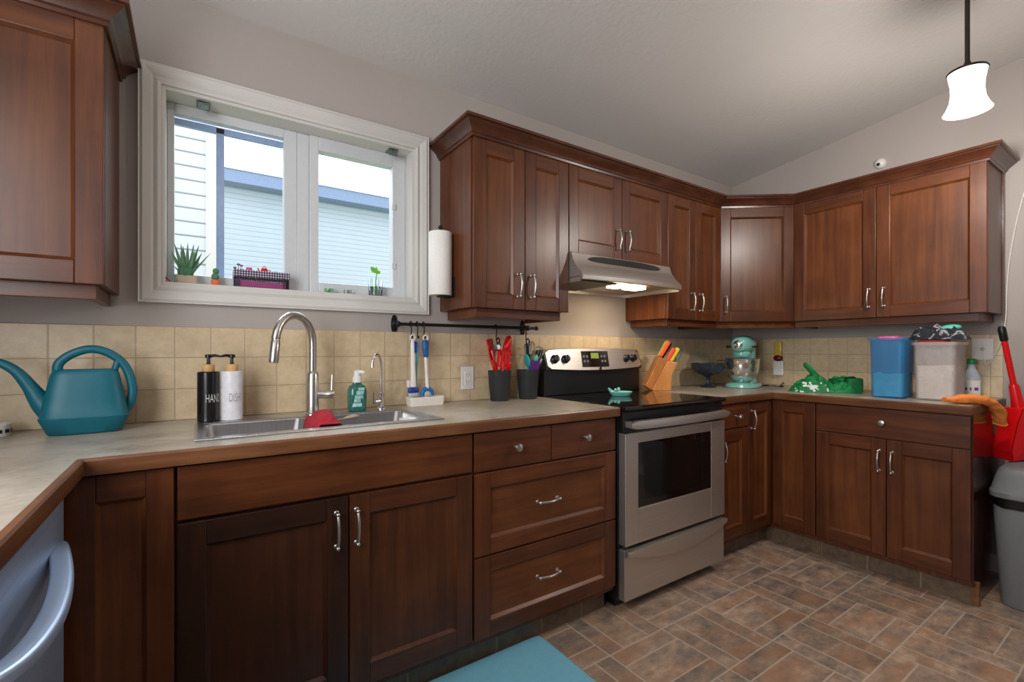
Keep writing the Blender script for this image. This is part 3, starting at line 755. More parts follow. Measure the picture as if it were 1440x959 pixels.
# ------------------------------------------------------------------ counter things, left
Z = CT1+.0004
cx_, cy_ = -1.258, -.150
r = thing('watering_can', 'teal plastic watering can with long spout on the left counter', 'watering can', (cx_, cy_, Z), (0, 0, R(4)), world=False)
b = MB(); S_ = []
for z, a, bb, n in ((0, .080, .044, 4), (.004, .086, .050, 4), (.046, .103, .066, 4.5), (.051, .104, .067, 4.5), (.055, .100, .064, 4.5), (.10, .094, .058, 4), (.175, .079, .046, 4), (.186, .075, .043, 4), (.192, .068, .037, 4), (.1925, .060, .03, 4)):
    S_.append(sup(0, 0, z, a, bb, n, 40))
b.loft(S_, cap=False); b.add(S_[0], [tuple(reversed(range(40)))]); 
inner = [sup(0, 0, z, a, bb, 4, 40) for z, a, bb in ((.1925, .060, .030), (.15, .062, .036))]
b.loft(inner, cap=False); b.add(inner[1], [tuple(range(40))])
link('body', b, TEAL, r, smooth=35)
def bez(pts, n=8):
    out = []; P_ = [Vector(p) for p in pts]
    P_ = [P_[0]*2-P_[1]]+P_+[P_[-1]*2-P_[-2]]
    for i in range(1, len(P_)-2):
        a, b_, c_, d = P_[i-1:i+3]
        for k in range(n):
            t = k/n
            out.append(.5*((2*b_)+(-a+c_)*t+(2*a-5*b_+4*c_-d)*t*t+(-a+3*b_-3*c_+d)*t**3))
    out.append(P_[-2]); return out
def lerp_list(vals, n):
    return [vals[int(min(i*(len(vals)-1)/(n-1), len(vals)-1.0001))]*(1-(i*(len(vals)-1)/(n-1)) % 1)+vals[min(len(vals)-1, int(i*(len(vals)-1)/(n-1))+1)]*((i*(len(vals)-1)/(n-1)) % 1) for i in range(n)]
pp = bez([(-.066, 0, .055), (-.095, 0, .092), (-.122, 0, .145), (-.150, 0, .190), (-.185, 0, .216), (-.225, 0, .221), (-.25, 0, .218)])
link('spout', MB().tube(pp, lerp_list([.034, .026, .0175, .0135, .0115, .0105, .012], len(pp)), 18), TEAL, r, smooth=True)
hp = bez([(-.064, 0, .182), (-.060, 0, .212), (-.030, 0, .240), (.012, 0, .254), (.055, 0, .240), (.092, 0, .200), (.110, 0, .135), (.105, 0, .085), (.094, 0, .062)])
b = MB().tube(hp, .0098, 12, flat=(1.25, 1)); b.tube([(.066, 0, .186), (.072, 0, .21), (.078, 0, .226)], .009, 10)
link('handle', b, TEAL, r, smooth=True)
r = thing('round_tin', 'small round white tin with dark band at the left edge of the counter', 'tin', (-1.475, -.10, Z), world=False)
b = MB(); b.lathe([(.043, 0), (.045, .003), (.045, .034), (.043, .036), (.02, .037)], seg=36); link('body', b, WHITEP, r, smooth=True)
b = MB()
for i in range(14):
    a = 2*PI*i/14; b.box(-.006, .006, -.0008, .0008, -.005, .005)
    b.v[-8:] = [tuple(Matrix.Translation((.0453*math.cos(a), .0453*math.sin(a), .016)) @ Matrix.Rotation(a+PI/2, 4, 'Z') @ Vector(v)) for v in b.v[-8:]]
link('dark_band', b, BLACK, r)

def lettering(parent, text, rad, zc_, h, ang, mat, narrow=.5):
    cu = bpy.data.curves.new('lettering', 'FONT'); cu.body = text; cu.size = h; cu.align_x = 'CENTER'; cu.align_y = 'CENTER'; cu.resolution_u = 3; cu.offset = -.0007
    to = bpy.data.objects.new('tmp_text', cu); COL.objects.link(to)
    dg = bpy.context.evaluated_depsgraph_get(); me = bpy.data.meshes.new_from_object(to.evaluated_get(dg))
    bpy.data.objects.remove(to)
    vs = [v.co.copy() for v in me.vertices]; fs = [tuple(p.vertices) for p in me.polygons]
    out = []
    for v in vs:
        a = ang+v.x*narrow/rad
        out.append((rad*math.cos(a), rad*math.sin(a), zc_+v.y))
    bpy.data.meshes.remove(me)
    return link('lettering', MB().add(out, fs), mat, parent, fix=False)
def dispenser(name, label, loc, rad, h, mat, text, tmat, face, dirx):
    r = thing(name, label, 'soap dispenser', loc, group='soap dispensers by the sink', world=False)
    link('bottle', MB().lathe([(rad-.002, 0), (rad, .002), (rad, h-.003), (rad-.003, h), (.012, h)], seg=40), mat, r, smooth=True)
    link('collar', MB().lathe([(.0185, h), (.0195, h+.002), (.0195, h+.022), (.017, h+.025)], seg=28), BAMBOO, r, smooth=True)
    b = MB(); b.lathe([(.009, h+.024), (.006, h+.028), (.0045, h+.046), (.0105, h+.048), (.0105, h+.058), (.006, h+.060)], seg=18)
    b.tube([(0, 0, h+.054), (dirx*.02, -.004, h+.056), (dirx*.036, -.007, h+.052)], [.0055, .005, .003], 10)
    link('pump', b, BLACK, r, smooth=True)
    lettering(r, text, rad+.0006, h*.46, .042, face, tmat, .42)
    return r
SOAPW = plain('white_soap_bottle', (224, 222, 226), .35); SOAPB = plain('black_soap_bottle', (20, 18, 22), .22)
cd = math.atan2(-2.0733+.135, -.9875+.94)
dispenser('soap_dispenser', 'black hand soap dispenser with bamboo collar at the left sink corner', (-.943, -.128, .919), .0335, .172, SOAPB, 'HAND', WHITEP, cd+.5, 1)
dispenser('soap_dispenser', 'white dish soap dispenser with bamboo collar beside the black one', (-.873, -.132, .919), .0335, .172, SOAPW, 'DISH', plain('lettering_grey', (96, 92, 100), .5), cd+.25, -1)
# green foaming soap
GREENB = plain('green_soap_liquid', (48, 104, 92), .12, var=.25, scale=25)
r = thing('soap_bottle', 'green foaming soap bottle with white pump between the two taps', 'soap bottle', (-.432, -.128, .919), world=False)
rg = [sup(0, 0, z, a, a*.78, 2.6, 28) for z, a in ((0, .032), (.004, .036), (.06, .038), (.085, .037), (.100, .031), (.108, .018), (.115, .017))]
link('bottle', MB().loft(rg), GREENB, r, smooth=40)
b = MB(); b.lathe([(.018, .115), (.018, .135), (.013, .140), (.012, .162), (.006, .164)], seg=22); b.tube([(0, 0, .156), (.016, -.012, .157), (.026, -.02, .154)], [.010, .008, .005], 12)
link('pump', b, WHITEP, r, smooth=True)
lb = MB()
rows = [(.018, -.75, .3), (.036, -.62, .15), (.05, -.7, .62), (.066, -.3, .68), (.084, -.1, .7)]
for (z0, a0, a1), z1 in zip(rows, (.034, .05, .065, .083, .096)):
    n = 6; vs = []
    for i in range(n+1):
        a = -PI/2+a0+(a1-a0)*i/n
        for z in (z0, z1-.001): vs.append((.0389*math.cos(a)*(1 if z < .086 else .94), .0389*.80*math.sin(a)*(1 if z < .086 else .94), z))
    lb.add(vs, [(2*i, 2*i+2, 2*i+3, 2*i+1) for i in range(n)])
link('leaf_label', lb, plain('label_mint_white', (150, 200, 196), .5, var=.3, scale=60), r)
# soap tray and drain things
r = thing('soap_tray', 'white rectangular soap tray on the counter under the hanging brushes', 'tray', (-.108, -.072, Z), world=False)
b = MB(); o_ = [sup(0, 0, z, a, bb, 8, 40) for z, a, bb in ((0, .080, .034), (.038, .085, .039), (.040, .083, .037), (.034, .079, .033), (.010, .076, .030))]
b.loft(o_, cap=False); b.add(o_[0], [tuple(reversed(range(40)))]); b.add(o_[-1], [tuple(range(40))])
link('dish', b, plain('glazed_white', (232, 226, 214), .25, var=.02), r, smooth=40)
# red cloth over the divider
def cloth(fn, nu, nv, thick=.003):
    vs = [fn(i/nu, j_/nv) for i in range(nu+1) for j_ in range(nv+1)]
    fs = [(i*(nv+1)+j_, (i+1)*(nv+1)+j_, (i+1)*(nv+1)+j_+1, i*(nv+1)+j_+1) for i in range(nu) for j_ in range(nv)]
    return MB().add(vs, fs)
def nz(x, y, z=0, s=1): return noise.noise(Vector((x*s, y*s, z)))
def add_cloth(name, mb, mat, label, cat, loc, thick=.004, group=None, sub=1):
    o = solo(name, mb, mat, label, cat, loc, smooth=80, group=group)
    m = o.modifiers.new('thickness', 'SOLIDIFY'); m.thickness = thick; m.offset = 1
    if sub: s_ = o.modifiers.new('soft', 'SUBSURF'); s_.levels = sub; s_.render_levels = sub
    return o
def f_red(u, v):
    # hangs over the divider: u across the fold (left bowl -> right bowl), v along the divider
    t = (u-.5)*2
    x = -.612+.052*t+.012*nz(u*3, v*3, 1); y = -.475+.24*v+.02*nz(u*2, v*2, 5)
    hgt = .962-.006-.085*abs(t)**2.2-.045*(2*v-1)**2
    z = max(.835, hgt+.014*nz(u*4, v*4, 2))
    if abs(t) < .8: z = max(z, .921)
    return (x, y, z)
add_cloth('dish_cloth', cloth(f_red, 14, 14), REDCLOTH, 'crimson dish cloth draped over the divider between the sink bowls', 'cloth', (-.61, -.36, .92), .005)
r = thing('spoon', 'wooden spoon tip lying on the sink divider beside the crimson cloth', 'spoon', (-.55, -.40, .93), (0, 0, R(20)), world=False)
b = MB(); b.tube([(-.05, 0, -.004), (-.01, 0, -.002), (.015, 0, 0), (.04, 0, .001), (.055, 0, 0)], [.004, .005, .016, .018, .006], 14, flat=(1, .4)); link('bowl', b, plain('worn_wood', (150, 128, 110), .6), r, smooth=True)
r = thing('tumbler', 'white patterned cup standing at the right end of the right sink bowl', 'cup', (-.308, -.375, .7555), world=False)
b = MB(); b.lathe([(.026, 0), (.028, .003), (.036, .150), (.0345, .150), (.0265, .006)], seg=32)
def sponge_mat():
    t = NT('sponge_print'); co = t.obj()
    v = t.n('TexVoronoi', {'Vector': co, 'Scale': 34})
    f = t.n('MapRange', {0: v.outputs['Distance'], 1: .25, 2: .32, 3: 1, 4: 0}).outputs[0]
    hue = t.ramp(t.n('SeparateColor', {0: v.outputs['Color']}).outputs[0], [(.0, lin((90, 170, 160))), (.4, lin((240, 170, 140))), (.7, lin((210, 205, 205))), (1, lin((90, 110, 120)))])
    return t.P(Base_Color=t.mix(t.math('MULTIPLY', f, .7), lin((234, 228, 224)), hue), Roughness=.85)
link('cup', b, sponge_mat(), r, smooth=50)

# ------------------------------------------------------------------ rail, hooks and hanging tools
RZ, RYY = 1.283, -.052
r = thing('hanging_rail', 'black iron utensil rail on the wall under the window and cabinet', 'rail', (.14, -.03, RZ))
link('rod', MB().tube([(-.236, RYY, RZ), (.535, RYY, RZ)], .0075, 14), BLACKIRON, r, smooth=True)
for x in (-.230, .487):
    b = MB(); b.loft([[(x+.014*math.cos(2*PI*i/20), yy, RZ+.044*math.sin(2*PI*i/20)) for i in range(20)] for yy in (-.0005, -.007)])
    b.tube([(x, -.006, RZ), (x, RYY-.002, RZ)], .010, 14); b.ball((x, RYY, RZ), .014); b.ball((x, -.008, RZ+.030), .005); b.ball((x, -.008, RZ-.030), .005)
    link('bracket', b, BLACKIRON, r, smooth=40)
for x in (-.247, .545): link('end_knob', MB().ball((x, RYY, RZ), .012), BLACKIRON, r, smooth=True)
hk = MB(); pth = [(0, .006, -.010), (0, .0095, 0), (0, .006, .0105), (0, 0, .0125), (0, -.008, .009), (0, -.0105, 0), (0, -.009, -.03), (0, -.006, -.052), (0, -.010, -.062), (0, -.020, -.062), (0, -.024, -.052)]
hk.tube(bez(pth, 4), .0028, 8)
hx = [(-.170, 'left of the three brushes'), (-.140, 'holding the middle blue-printed brush'), (-.108, 'holding the round-headed brush'), (.285, 'above the red-filled crock'), (.470, 'above the right crock near the range')]
h0 = None
for x, lb_ in hx:
    if h0 is None:
        h0 = solo('s_hook', hk, BLACKIRON, '', 'hook', (0, 0, 0), group='hooks on the black rail', smooth=True); o = h0
    else: o = h0.copy(); COL.objects.link(o)
    o.location = (x, RYY, RZ); o['label'] = 'black S-hook on the rail ' + ('carrying the white-handled brush, ' if x == -.170 else '') + lb_
# brushes
def brush(label, x, y, parts, name='dish_brush'):
    r = thing(name, label, 'brush', (x, y, 0), group='dish brushes on the rail', world=False)
    for pn, mb, m in parts: link(pn, mb, m, r, smooth=40)
    return r
def ring_loop(z, rad=.011, th=.0032):
    return MB().tube([(rad*math.cos(2*PI*i/16), 0, z+rad*1.2*math.sin(2*PI*i/16)) for i in range(16)], th, 8, loop=True)
b1 = MB(); b1.tube([(0, 0, 1.215), (0, 0, 1.19), (.001, 0, 1.12), (.003, 0, 1.04), (.004, 0, .985), (.004, 0, .98)], [.006, .010, .0105, .012, .013, .011], 14, flat=(1, .6))
b1.tube([(.011*math.cos(2*PI*i/16), 0, 1.222+.012*math.sin(2*PI*i/16)) for i in range(16)], .0034, 8, loop=True)
g1 = MB(); g1.box(.006, .016, -.007, .007, 1.155, 1.205)
h1 = MB(); h1.loft([sup(.004, 0, z, a, a*.45, 3, 24) for z, a in ((.972, .022), (.980, .026), (.992, .026), (1.000, .018))])
e1 = MB(); e1.loft([sup(.004, 0, z, a, a*.45, 3, 24) for z, a in ((.958, .022), (.962, .025), (.973, .024))])
brush('white flat-handled brush with navy scrubber head, leftmost on the rail', -.170, RYY-.024, (('handle', b1, WHITEP), ('grip', g1, NAVY), ('head', h1, NAVY), ('bristles', e1, GREYS)))
b2 = MB(); b2.tube([(0, 0, 1.14), (.004, 0, 1.06), (.008, 0, 1.00), (.008, 0, .99)], [.0075, .007, .008, .010], 12)
b2.tube([(.011*math.cos(2*PI*i/16), 0, 1.221+.013*math.sin(2*PI*i/16)) for i in range(16)], .0036, 8, loop=True)
g2 = MB(); g2.tube([(0, 0, 1.212), (-.001, 0, 1.205), (0, 0, 1.17), (.003, 0, 1.135), (.003, 0, 1.13)], [.010, .0155, .0145, .0115, .009], 14, flat=(1, .7))
h2 = MB(); h2.tube([(.008+.024*math.cos(R(a)), 0, .966+.024*math.sin(R(a))) for a in range(-20, 201, 20)], [.010]*12, 12)
e2 = MB(); e2.ball((.008, 0, .962), (.020, .010, .018))
brush('white-stemmed brush with blue grip and round blue head, rightmost on the rail', -.108, RYY-.024, (('stem', b2, WHITEP), ('grip', g2, BLUEH), ('head', h2, plain('blue_head', (20, 104, 160), .45)), ('sponge', e2, GREYS)))
b3 = MB(); b3.tube([(-.004, .012, 1.215), (-.004, .012, 1.20), (-.002, .012, 1.15), (-.002, .012, 1.145)], [.006, .011, .012, .008], 12, flat=(1, .6))
s3 = MB(); s3.tube([(-.002, .012, 1.147), (-.008, .012, 1.08), (-.010, .012, 1.02), (-.016, .012, 1.00)], [.0065, .006, .006, .008], 10)
h3 = MB(); h3.loft([sup(-.038, .012, z, a, .010, 4, 24) for z, a in ((.998, .013), (1.002, .015), (1.026, .015), (1.030, .012))]); h3.box(-.038, -.012, .008, .016, 1.0, 1.01)
brush('small brush with pale blue printed grip, behind the other two brushes', -.140, RYY-.022, (('grip', b3, SKYB), ('stem', s3, plain('teal_stem', (90, 150, 150), .4)), ('head', h3, plain('pale_pink_plastic', (222, 208, 206), .5))))

# crocks and utensils
def crock(label, x, y):
    r = thing('utensil_crock', label, 'crock', (x, y, Z), group='utensil crocks', world=False)
    b = MB(); pf = [(.045, 0), (.047, .003), (.059, .148), (.060, .150), (.057, .150), (.055, .145), (.045, .006)]
    b.lathe(pf, seg=36, cap=True); link('cup', b, CROCKG, r, smooth=40)
    return r
K1 = (.280, -.098); K2 = (.455, -.098)
crock('charcoal plastic crock full of red utensils', *K1)
crock('charcoal plastic crock of teal, purple and grey utensils beside the range', *K2)
def flat_shape(poly, th=.004):
    """poly: (x,z) outline, thickness in y"""
    return MB().prism(poly, 'y', -th/2, th/2)
def utensil(name, label, base, tip, parts, roll=0, group='kitchen utensils in the crocks'):
    """local +z runs from the handle end up to the head; root sits inside the crock"""
    b_, t_ = Vector(base), Vector(tip); d = (t_-b_)
    q = d.to_track_quat('Z', 'Y').to_matrix() @ Matrix.Rotation(roll, 3, 'Z')
    r = thing(name, label, 'utensil', base, q.to_euler(), group, world=False)
    L = d.length
    for pn, fn, m in parts: link(pn, fn(L), m, r, smooth=40)
    return r
def stem(rad=.0055, frac=.72): return lambda L: MB().tube([(0, 0, 0), (0, 0, L*frac*.5), (0, 0, L*frac)], [rad*1.25, rad, rad*.9], 10)
def spoon_head(w, h_, deep=.3): return lambda L: MB().ball((0, 0, L-h_/2), (w/2, w*deep/2, h_/2))
def spat_head(w, h_, top=None): 
    return lambda L: flat_shape([(-w*.30, L-h_), (w*.30, L-h_), (w*.46, L-h_*.8), (w*.5, L-.012), (w*.4, L), (-w*.42, L), (-w*.5, L-.01), (-w*.46, L-h_*.8)], .006)
def slot_head(w, h_):
    def f(L):
        b = MB(); n = 4
        for i in range(n):
            x = -w/2+w*i/(n-1); b.box(x-w*.10, x+w*.10, -.003, .003, L-h_, L)
        b.box(-w*.6, w*.6, -.003, .003, L-h_-.012, L-h_); b.box(-w*.6, w*.6, -.003, .003, L-.012, L); return b
    return f
def whisk_head(w, h_):
    def f(L):
        b = MB()
        for k in range(5):
            a = PI*k/5; pts = []
            for i in range(13):
                t = PI*i/12
                rr_ = w/2*math.sin(t)**.8 if 0 < i < 12 else 0.0
                zz = L-h_+h_*(.5-.5*math.cos(t)) 
            for i in range(17):
                u = -1+2*i/16; zz = L-h_*abs(u)**1.6; xx = w/2*math.sin(PI*(1-abs(u))**.7/2*2 if False else PI*.5*(1-abs(u))**.0 if False else 0)
                rad_ = w/2*(1-abs(abs(u)-.45)/.55 if abs(u) > .45 else 1-(.45-abs(u))/.45)
                pts.append((math.copysign(max(rad_, 0)**.7*(w/2)**.3, u)*math.cos(a), math.copysign(max(rad_, 0)**.7*(w/2)**.3, u)*math.sin(a), zz))
            b.tube(pts, .0011, 6)
        return b
    return f
kx, ky = K1; vd = math.atan2(.82, -.56)                     # the utensils roughly face the room
def U1(name, label, bx, by, tx, ty, tz, parts, roll=0): utensil(name, label, (kx+bx, ky+by, Z+.02), (kx+tx, ky+ty, tz), parts, roll)
U1('turner', 'wide red turner standing at the back left of the red crock', .012, .015, -.040, .035, 1.222, (('handle', stem(.006, .75), REDD), ('blade', spat_head(.088, .11), RED)), R(-30))
U1('spatula', 'tall narrow red spatula leaning left in the red crock', .02, -.012, -.055, -.012, 1.170, (('handle', stem(.0065, .7), REDD), ('blade', spat_head(.064, .11), RED)), R(-35))
U1('slotted_turner', 'short red slotted turner at the front of the red crock', -.008, -.015, .008, -.034, 1.168, (('handle', stem(.006, .75), REDD), ('blade', slot_head(.066, .075), RED)), R(-35))
U1('serving_spoon', 'small red spoon low at the right of the red crock', -.01, .0, .048, -.030, 1.106, (('handle', stem(.005, .8), REDD), ('bowl', spoon_head(.044, .055), RED)), R(-30))
U1('ladle', 'red ladle with big round bowl rising highest from the red crock', -.02, .01, .072, .02, 1.240, (('handle', stem(.006, .78), REDD), ('bowl', spoon_head(.088, .098, .5), RED)), R(-35))
U1('spatula', 'thin red scraper at the far left rim of the red crock', .03, .01, -.066, -.03, 1.118, (('handle', stem(.005, .7), REDD), ('blade', spat_head(.036, .07), RED)), R(-30))
U1('tongs', 'grey metal tongs leaning right behind the red ladle', -.02, .02, .088, .03, 1.160, (('arm', lambda L: MB().box(-.007, .007, -.010, -.008, 0, L), GREYS), ('arm', lambda L: MB().box(-.007, .007, .008, .010, 0, L), GREYS), ('tip', lambda L: MB().ball((0, 0, L-.012), (.012, .012, .016)), REDD)), R(20))
kx, ky = K2
U1('serving_spoon', 'teal silicone spoon on the left of the right crock', .02, .0, -.028, -.025, 1.146, (('handle', stem(.0055, .75), TEALS), ('bowl', spoon_head(.058, .072), TEALS)), R(-35))
U1('serving_spoon', 'mint scoop leaning right in the right crock', -.01, .01, .052, -.008, 1.140, (('handle', stem(.0055, .75), MINTP), ('bowl', spoon_head(.050, .046, .5), MINTP)), R(-30))
U1('spatula', 'purple spatula at the front of the right crock', -.01, -.005, .020, -.042, 1.110, (('handle', stem(.0055, .75), PURPLE), ('blade', spat_head(.066, .055), PURPLE)), R(-35))
U1('spatula', 'pale grey silicone spatula leaning toward the range', -.02, -.01, .070, -.028, 1.120, (('handle', stem(.0055, .75), GREYS), ('blade', spat_head(.030, .06), GREYS)), R(-30))
U1('whisk', 'wire balloon whisk spreading over the range side of the right crock', -.02, .01, .090, .012, 1.185, (('handle', stem(.006, .55), NICKEL), ('wires', whisk_head(.062, .11), CHROME)), R(-30))
U1('whisk', 'slim wire whisk standing upright in the right crock', .0, .02, .048, .030, 1.212, (('handle', stem(.005, .55), NICKEL), ('wires', whisk_head(.046, .10), CHROME)), R(-10))
# two black tools hang from the hooks above the crocks
def hang(name, label, x, parts):
    r = thing(name, label, 'utensil', (x, RYY-.024, RZ-.062), group='black tools hanging above the crocks', world=False)
    for pn, mb, m in parts: link(pn, mb, m, r, smooth=40)
b = MB(); b.tube([(.010*math.cos(2*PI*i/14), 0, -.006+.012*math.sin(2*PI*i/14)) for i in range(14)], .003, 8, loop=True)
b.tube([(0, 0, -.018), (.006, 0, -.03), (.008, 0, -.08)], [.011, .016, .013], 12, flat=(1, .6))
hang('pizza_cutter', 'black-handled cutter with round silver disc hanging over the red utensils', .285, (('handle', b, BLACK), ('disc', MB().lathe([(.022, -.001), (.0225, 0), (.022, .001), (.004, .003)], seg=24), CHROME)))
dsc = bpy.data.objects[[o.name for o in COL.objects if o.name.startswith('disc')][-1]]
dsc.rotation_euler = (R(90), 0, 0); dsc.location = (-.012, -.016, -.050)
b = MB(); b.tube([(.010*math.cos(2*PI*i/14), 0, -.008+.013*math.sin(2*PI*i/14)) for i in range(14)], .0035, 8, loop=True)
b.tube([(0, 0, -.020), (0, 0, -.034), (0, 0, -.11)], [.016, .022, .014], 12, flat=(1, .5))
hang('can_opener', 'black tool with a steel strip hanging over the teal spoon', .470, (('body', b, BLACK), ('steel_strip', MB().box(.002, .008, -.013, -.011, -.075, -.03), NICKEL)))

# ------------------------------------------------------------------ outlets
def plate(label, loc, rz, w=.072, h=.115, kind='duplex'):
    r = thing('outlet', label, 'outlet', loc, (0, 0, rz), 'wall plates on the splashback', world=False)
    link('cover_plate', MB().box(-w/2, w/2, -.006, 0, -h/2, h/2), WHITEP, r, bevel=.003)
    if kind == 'duplex':
        f = link('receptacle', MB().box(-.017, .017, -.0085, -.005, -.034, .034), WHITEP, r, bevel=.002)
        b = MB()
        for s in (-.018, .018):
            b.box(-.008, -.006, -.0088, -.0084, s-.004, s+.005); b.box(.005, .007, -.0088, -.0084, s-.004, s+.005); b.box(-.002, .002, -.0088, -.0084, s-.011, s-.008)
        link('slots', b, BLACK, f)
    else:
        b = MB(); b.lathe([(.009, 0), (.008, .004), (.004, .006)], seg=16); xf(b, Matrix.Translation((0, -.006, 0)) @ Matrix.Rotation(R(90), 4, 'X')); link('jack', b, GREYS, r, smooth=True)
    return r
plate('white double outlet on the tiles left of the red-filled crock', (.145, -.0082, 1.027), 0)
plate('white square phone plate on the right wall tiles above the green-capped bottle', (XR-.0082, -1.413, 1.172), R(-90), .085, .115, 'jack')
r = thing('air_freshener', 'white plug-in air freshener with dark red and yellow top on the right wall', 'air freshener', (XR-.0085, -.362, .985), (0, 0, R(-90)), world=False)
link('holder', MB().box(-.036, .036, -.024, 0, 0, .105), WHITEP, r, bevel=.008)
link('warmer', MB().ball((0, -.02, .125), (.032, .018, .024)), plain('dark_red_plastic', (96, 16, 20), .4), r, smooth=True)
link('bottle', MB().loft([sup(0, -.016, z, a, .012, 4, 24) for z, a in ((.14, .022), (.146, .026), (.235, .026), (.242, .02))]), plain('amber_oil', (206, 170, 70), .2), r, smooth=40)

# spoon rest
r = thing('spoon_rest', 'small mint leaf-shaped spoon rest on the back of the black cooktop', 'spoon rest', (.93, -.30, .9186), (0, 0, R(-25)), world=False)
o_ = [sup(0, 0, z, a, a*.62, 2.3, 36) for z, a in ((0, .045), (.003, .052), (.022, .064), (.024, .062), (.008, .045), (.006, .03))]
b = MB(); b.loft(o_, cap=False); b.add(o_[0], [tuple(reversed(range(36)))]); b.add(o_[-1], [tuple(range(36))])
link('bowl', b, MINT, r, smooth=40)
b = MB(); b.tube([(-.045, 0, .02), (-.06, 0, .03), (-.07, 0, .042)], [.010, .008, .006], 10); b.ball((.0, .03, .034), .010); b.ball((-.02, .026, .030), .008)
link('stem_rest', b, MINT, r, smooth=True)
# ------------------------------------------------------------------ knife block
r = thing('knife_block', 'slanted wooden knife block with coloured handles right of the range', 'knife block', (1.415, -.155, Z), (0, 0, R(-32)), world=False)
b = MB(); b.prism([(-.088, .030), (-.048, .004), (.048, .186), (.0, .214)], 'y', -.045, .045)
link('back_block', b, BLOCKW, r, bevel=.004)
b = MB(); b.prism([(-.047, .006), (-.030, 0), (.072, 0), (.078, .10), (.116, .172), (.049, .187)], 'y', -.045, .045)
link('front_block', b, wood('knife_block_wood_light', (14, 14, 3), (160, 104, 54), (186, 124, 68), (204, 144, 86), .4), r, bevel=.004)
kr = r
Mk = Matrix.Translation((1.415, -.155, Z)) @ Matrix.Rotation(R(-32), 4, 'Z')
dk = Vector((.50, 0, .866))
def knife(label, x, y, z, L, m, name='kitchen_knife', tip=None):
    p = Mk @ Vector((x, y, z)); d = (Mk.to_3x3() @ dk).normalized()
    q = d.to_track_quat('Z', 'Y')
    r = thing(name, label, 'knife', p, q.to_euler(), 'knives in the wooden block', world=False)
    b = MB(); rg = [sup(0, 0, zz, a, bb, 3, 16) for zz, a, bb in ((.0, .008, .011), (.012, .0085, .012), (L*.5, .0095, .014), (L-.012, .0095, .015), (L-.002, .008, .012))]
    b.loft(rg); link('handle', b, m, r, smooth=50)
    link('blade', MB().box(-.001, .001, -.010, .010, -.055, .002), NICKEL, r)
    return r
knife('orange-handled knife at the upper left of the knife block', .012, -.022, .214, .108, ORANGE)
knife('yellow-green-handled knife behind the upper orange knife', .018, .020, .212, .112, plain('lime_plastic', (190, 200, 60), .4))
knife('black-handled knife standing highest in the block', .036, .030, .202, .115, BLACK)
knife('short orange-handled knife in the middle of the block', .056, -.022, .188, .088, plain('coral_plastic', (232, 84, 56), .4))
knife('short yellow-handled knife at the front of the block', .078, -.018, .184, .095, YELLOW)
p = Mk @ Vector((.102, .012, .178)); d = (Mk.to_3x3() @ dk).normalized()
r = thing('scissors', 'kitchen scissors with blue-grey loop handles at the right of the knife block', 'scissors', p, d.to_track_quat('Z', 'Y').to_euler(), world=False)
SCH = plain('scissor_grip_blue_grey', (92, 104, 128), .4)
for s in (-1, 1):
    b = MB(); b.tube([(0, s*(.013+.012*math.cos(2*PI*i/18)), .048+.028*math.sin(2*PI*i/18)) for i in range(18)], .0042, 8, loop=True); b.tube([(0, s*.012, .022), (0, s*.003, 0)], .004, 8)
    link('handle', b, SCH, r, smooth=True)
link('blades', MB().box(-.001, .001, -.008, .008, -.06, .012), NICKEL, r)

# ------------------------------------------------------------------ compote, plate, mixer
r = thing('footed_bowl', 'dark smoky glass footed bowl on the corner counter left of the mixer', 'bowl', (1.915, -.178, Z), world=False)
b = MB(); pf = [(.052, 0), (.054, .003), (.048, .008), (.022, .016), (.012, .028), (.011, .055), (.016, .070), (.030, .080), (.072, .096), (.100, .125), (.110, .158), (.112, .164), (.108, .164), (.096, .128), (.068, .102), (.030, .088), (.004, .084)]
b.lathe(pf, seg=48); 
for i, v in enumerate(b.v):
    a = math.atan2(v[1], v[0]); rr_ = math.hypot(v[0], v[1])
    if v[2] > .085 and rr_ > .06:
        k = 1+.022*math.cos(16*a); b.v[i] = (v[0]*k, v[1]*k, v[2])
link('glass', b, DARKGL, r, smooth=60)
PLATEG = translucent('clear_glass_plate', (176, 170, 150), .32, .06)
r = thing('glass_plate', 'round clear glass plate leaning on the tiles behind the dark footed bowl', 'plate', (2.015, -.052, Z+.124), (R(78), 0, R(0)), world=False)
b = MB(); b.lathe([(.07, -.004), (.116, .004), (.121, .009), (.120, .011), (.112, .007), (.07, .0)], seg=48); link('glass', b, PLATEG, r, smooth=60)
mx, my = 2.150, -.300
fa = math.atan2(-2.0733-my, -.9875-mx)-R(14)                                  # the head points at the room
r = thing('stand_mixer', 'mint green stand mixer with steel bowl in the counter corner', 'mixer', (mx, my, Z), (0, 0, fa), world=False)
def egg(x, z, hy, hz, n=2.4, seg=28):
    return [(x, q[0], z+q[1]) for q in [(p[0], p[1]) for p in sup(0, 0, 0, hy, hz, n, seg)]]
rg = [sup(.015, 0, z, a, bb, 2.8, 36) for z, a, bb in ((0, .150, .098), (.004, .155, .103), (.020, .154, .102), (.030, .140, .090), (.034, .10, .06))]
link('base', MB().loft(rg), MINT, r, smooth=50)
rg = [sup(x, 0, z, a, bb, 3, 28) for x, z, a, bb in ((-.088, .030, .052, .056), (-.092, .08, .042, .046), (-.094, .16, .040, .045), (-.090, .22, .046, .048), (-.085, .25, .05, .05))]
link('column', MB().loft(rg), MINT, r, smooth=50)
rg = [egg(x, z, a, bb) for x, z, a, bb in ((-.150, .288, .018, .018), (-.146, .288, .038, .038), (-.125, .288, .053, .050), (-.08, .290, .061, .057), (.0, .292, .066, .060), (.07, .291, .064, .058), (.115, .289, .056, .052), (.140, .288, .044, .044), (.148, .288, .036, .036))]
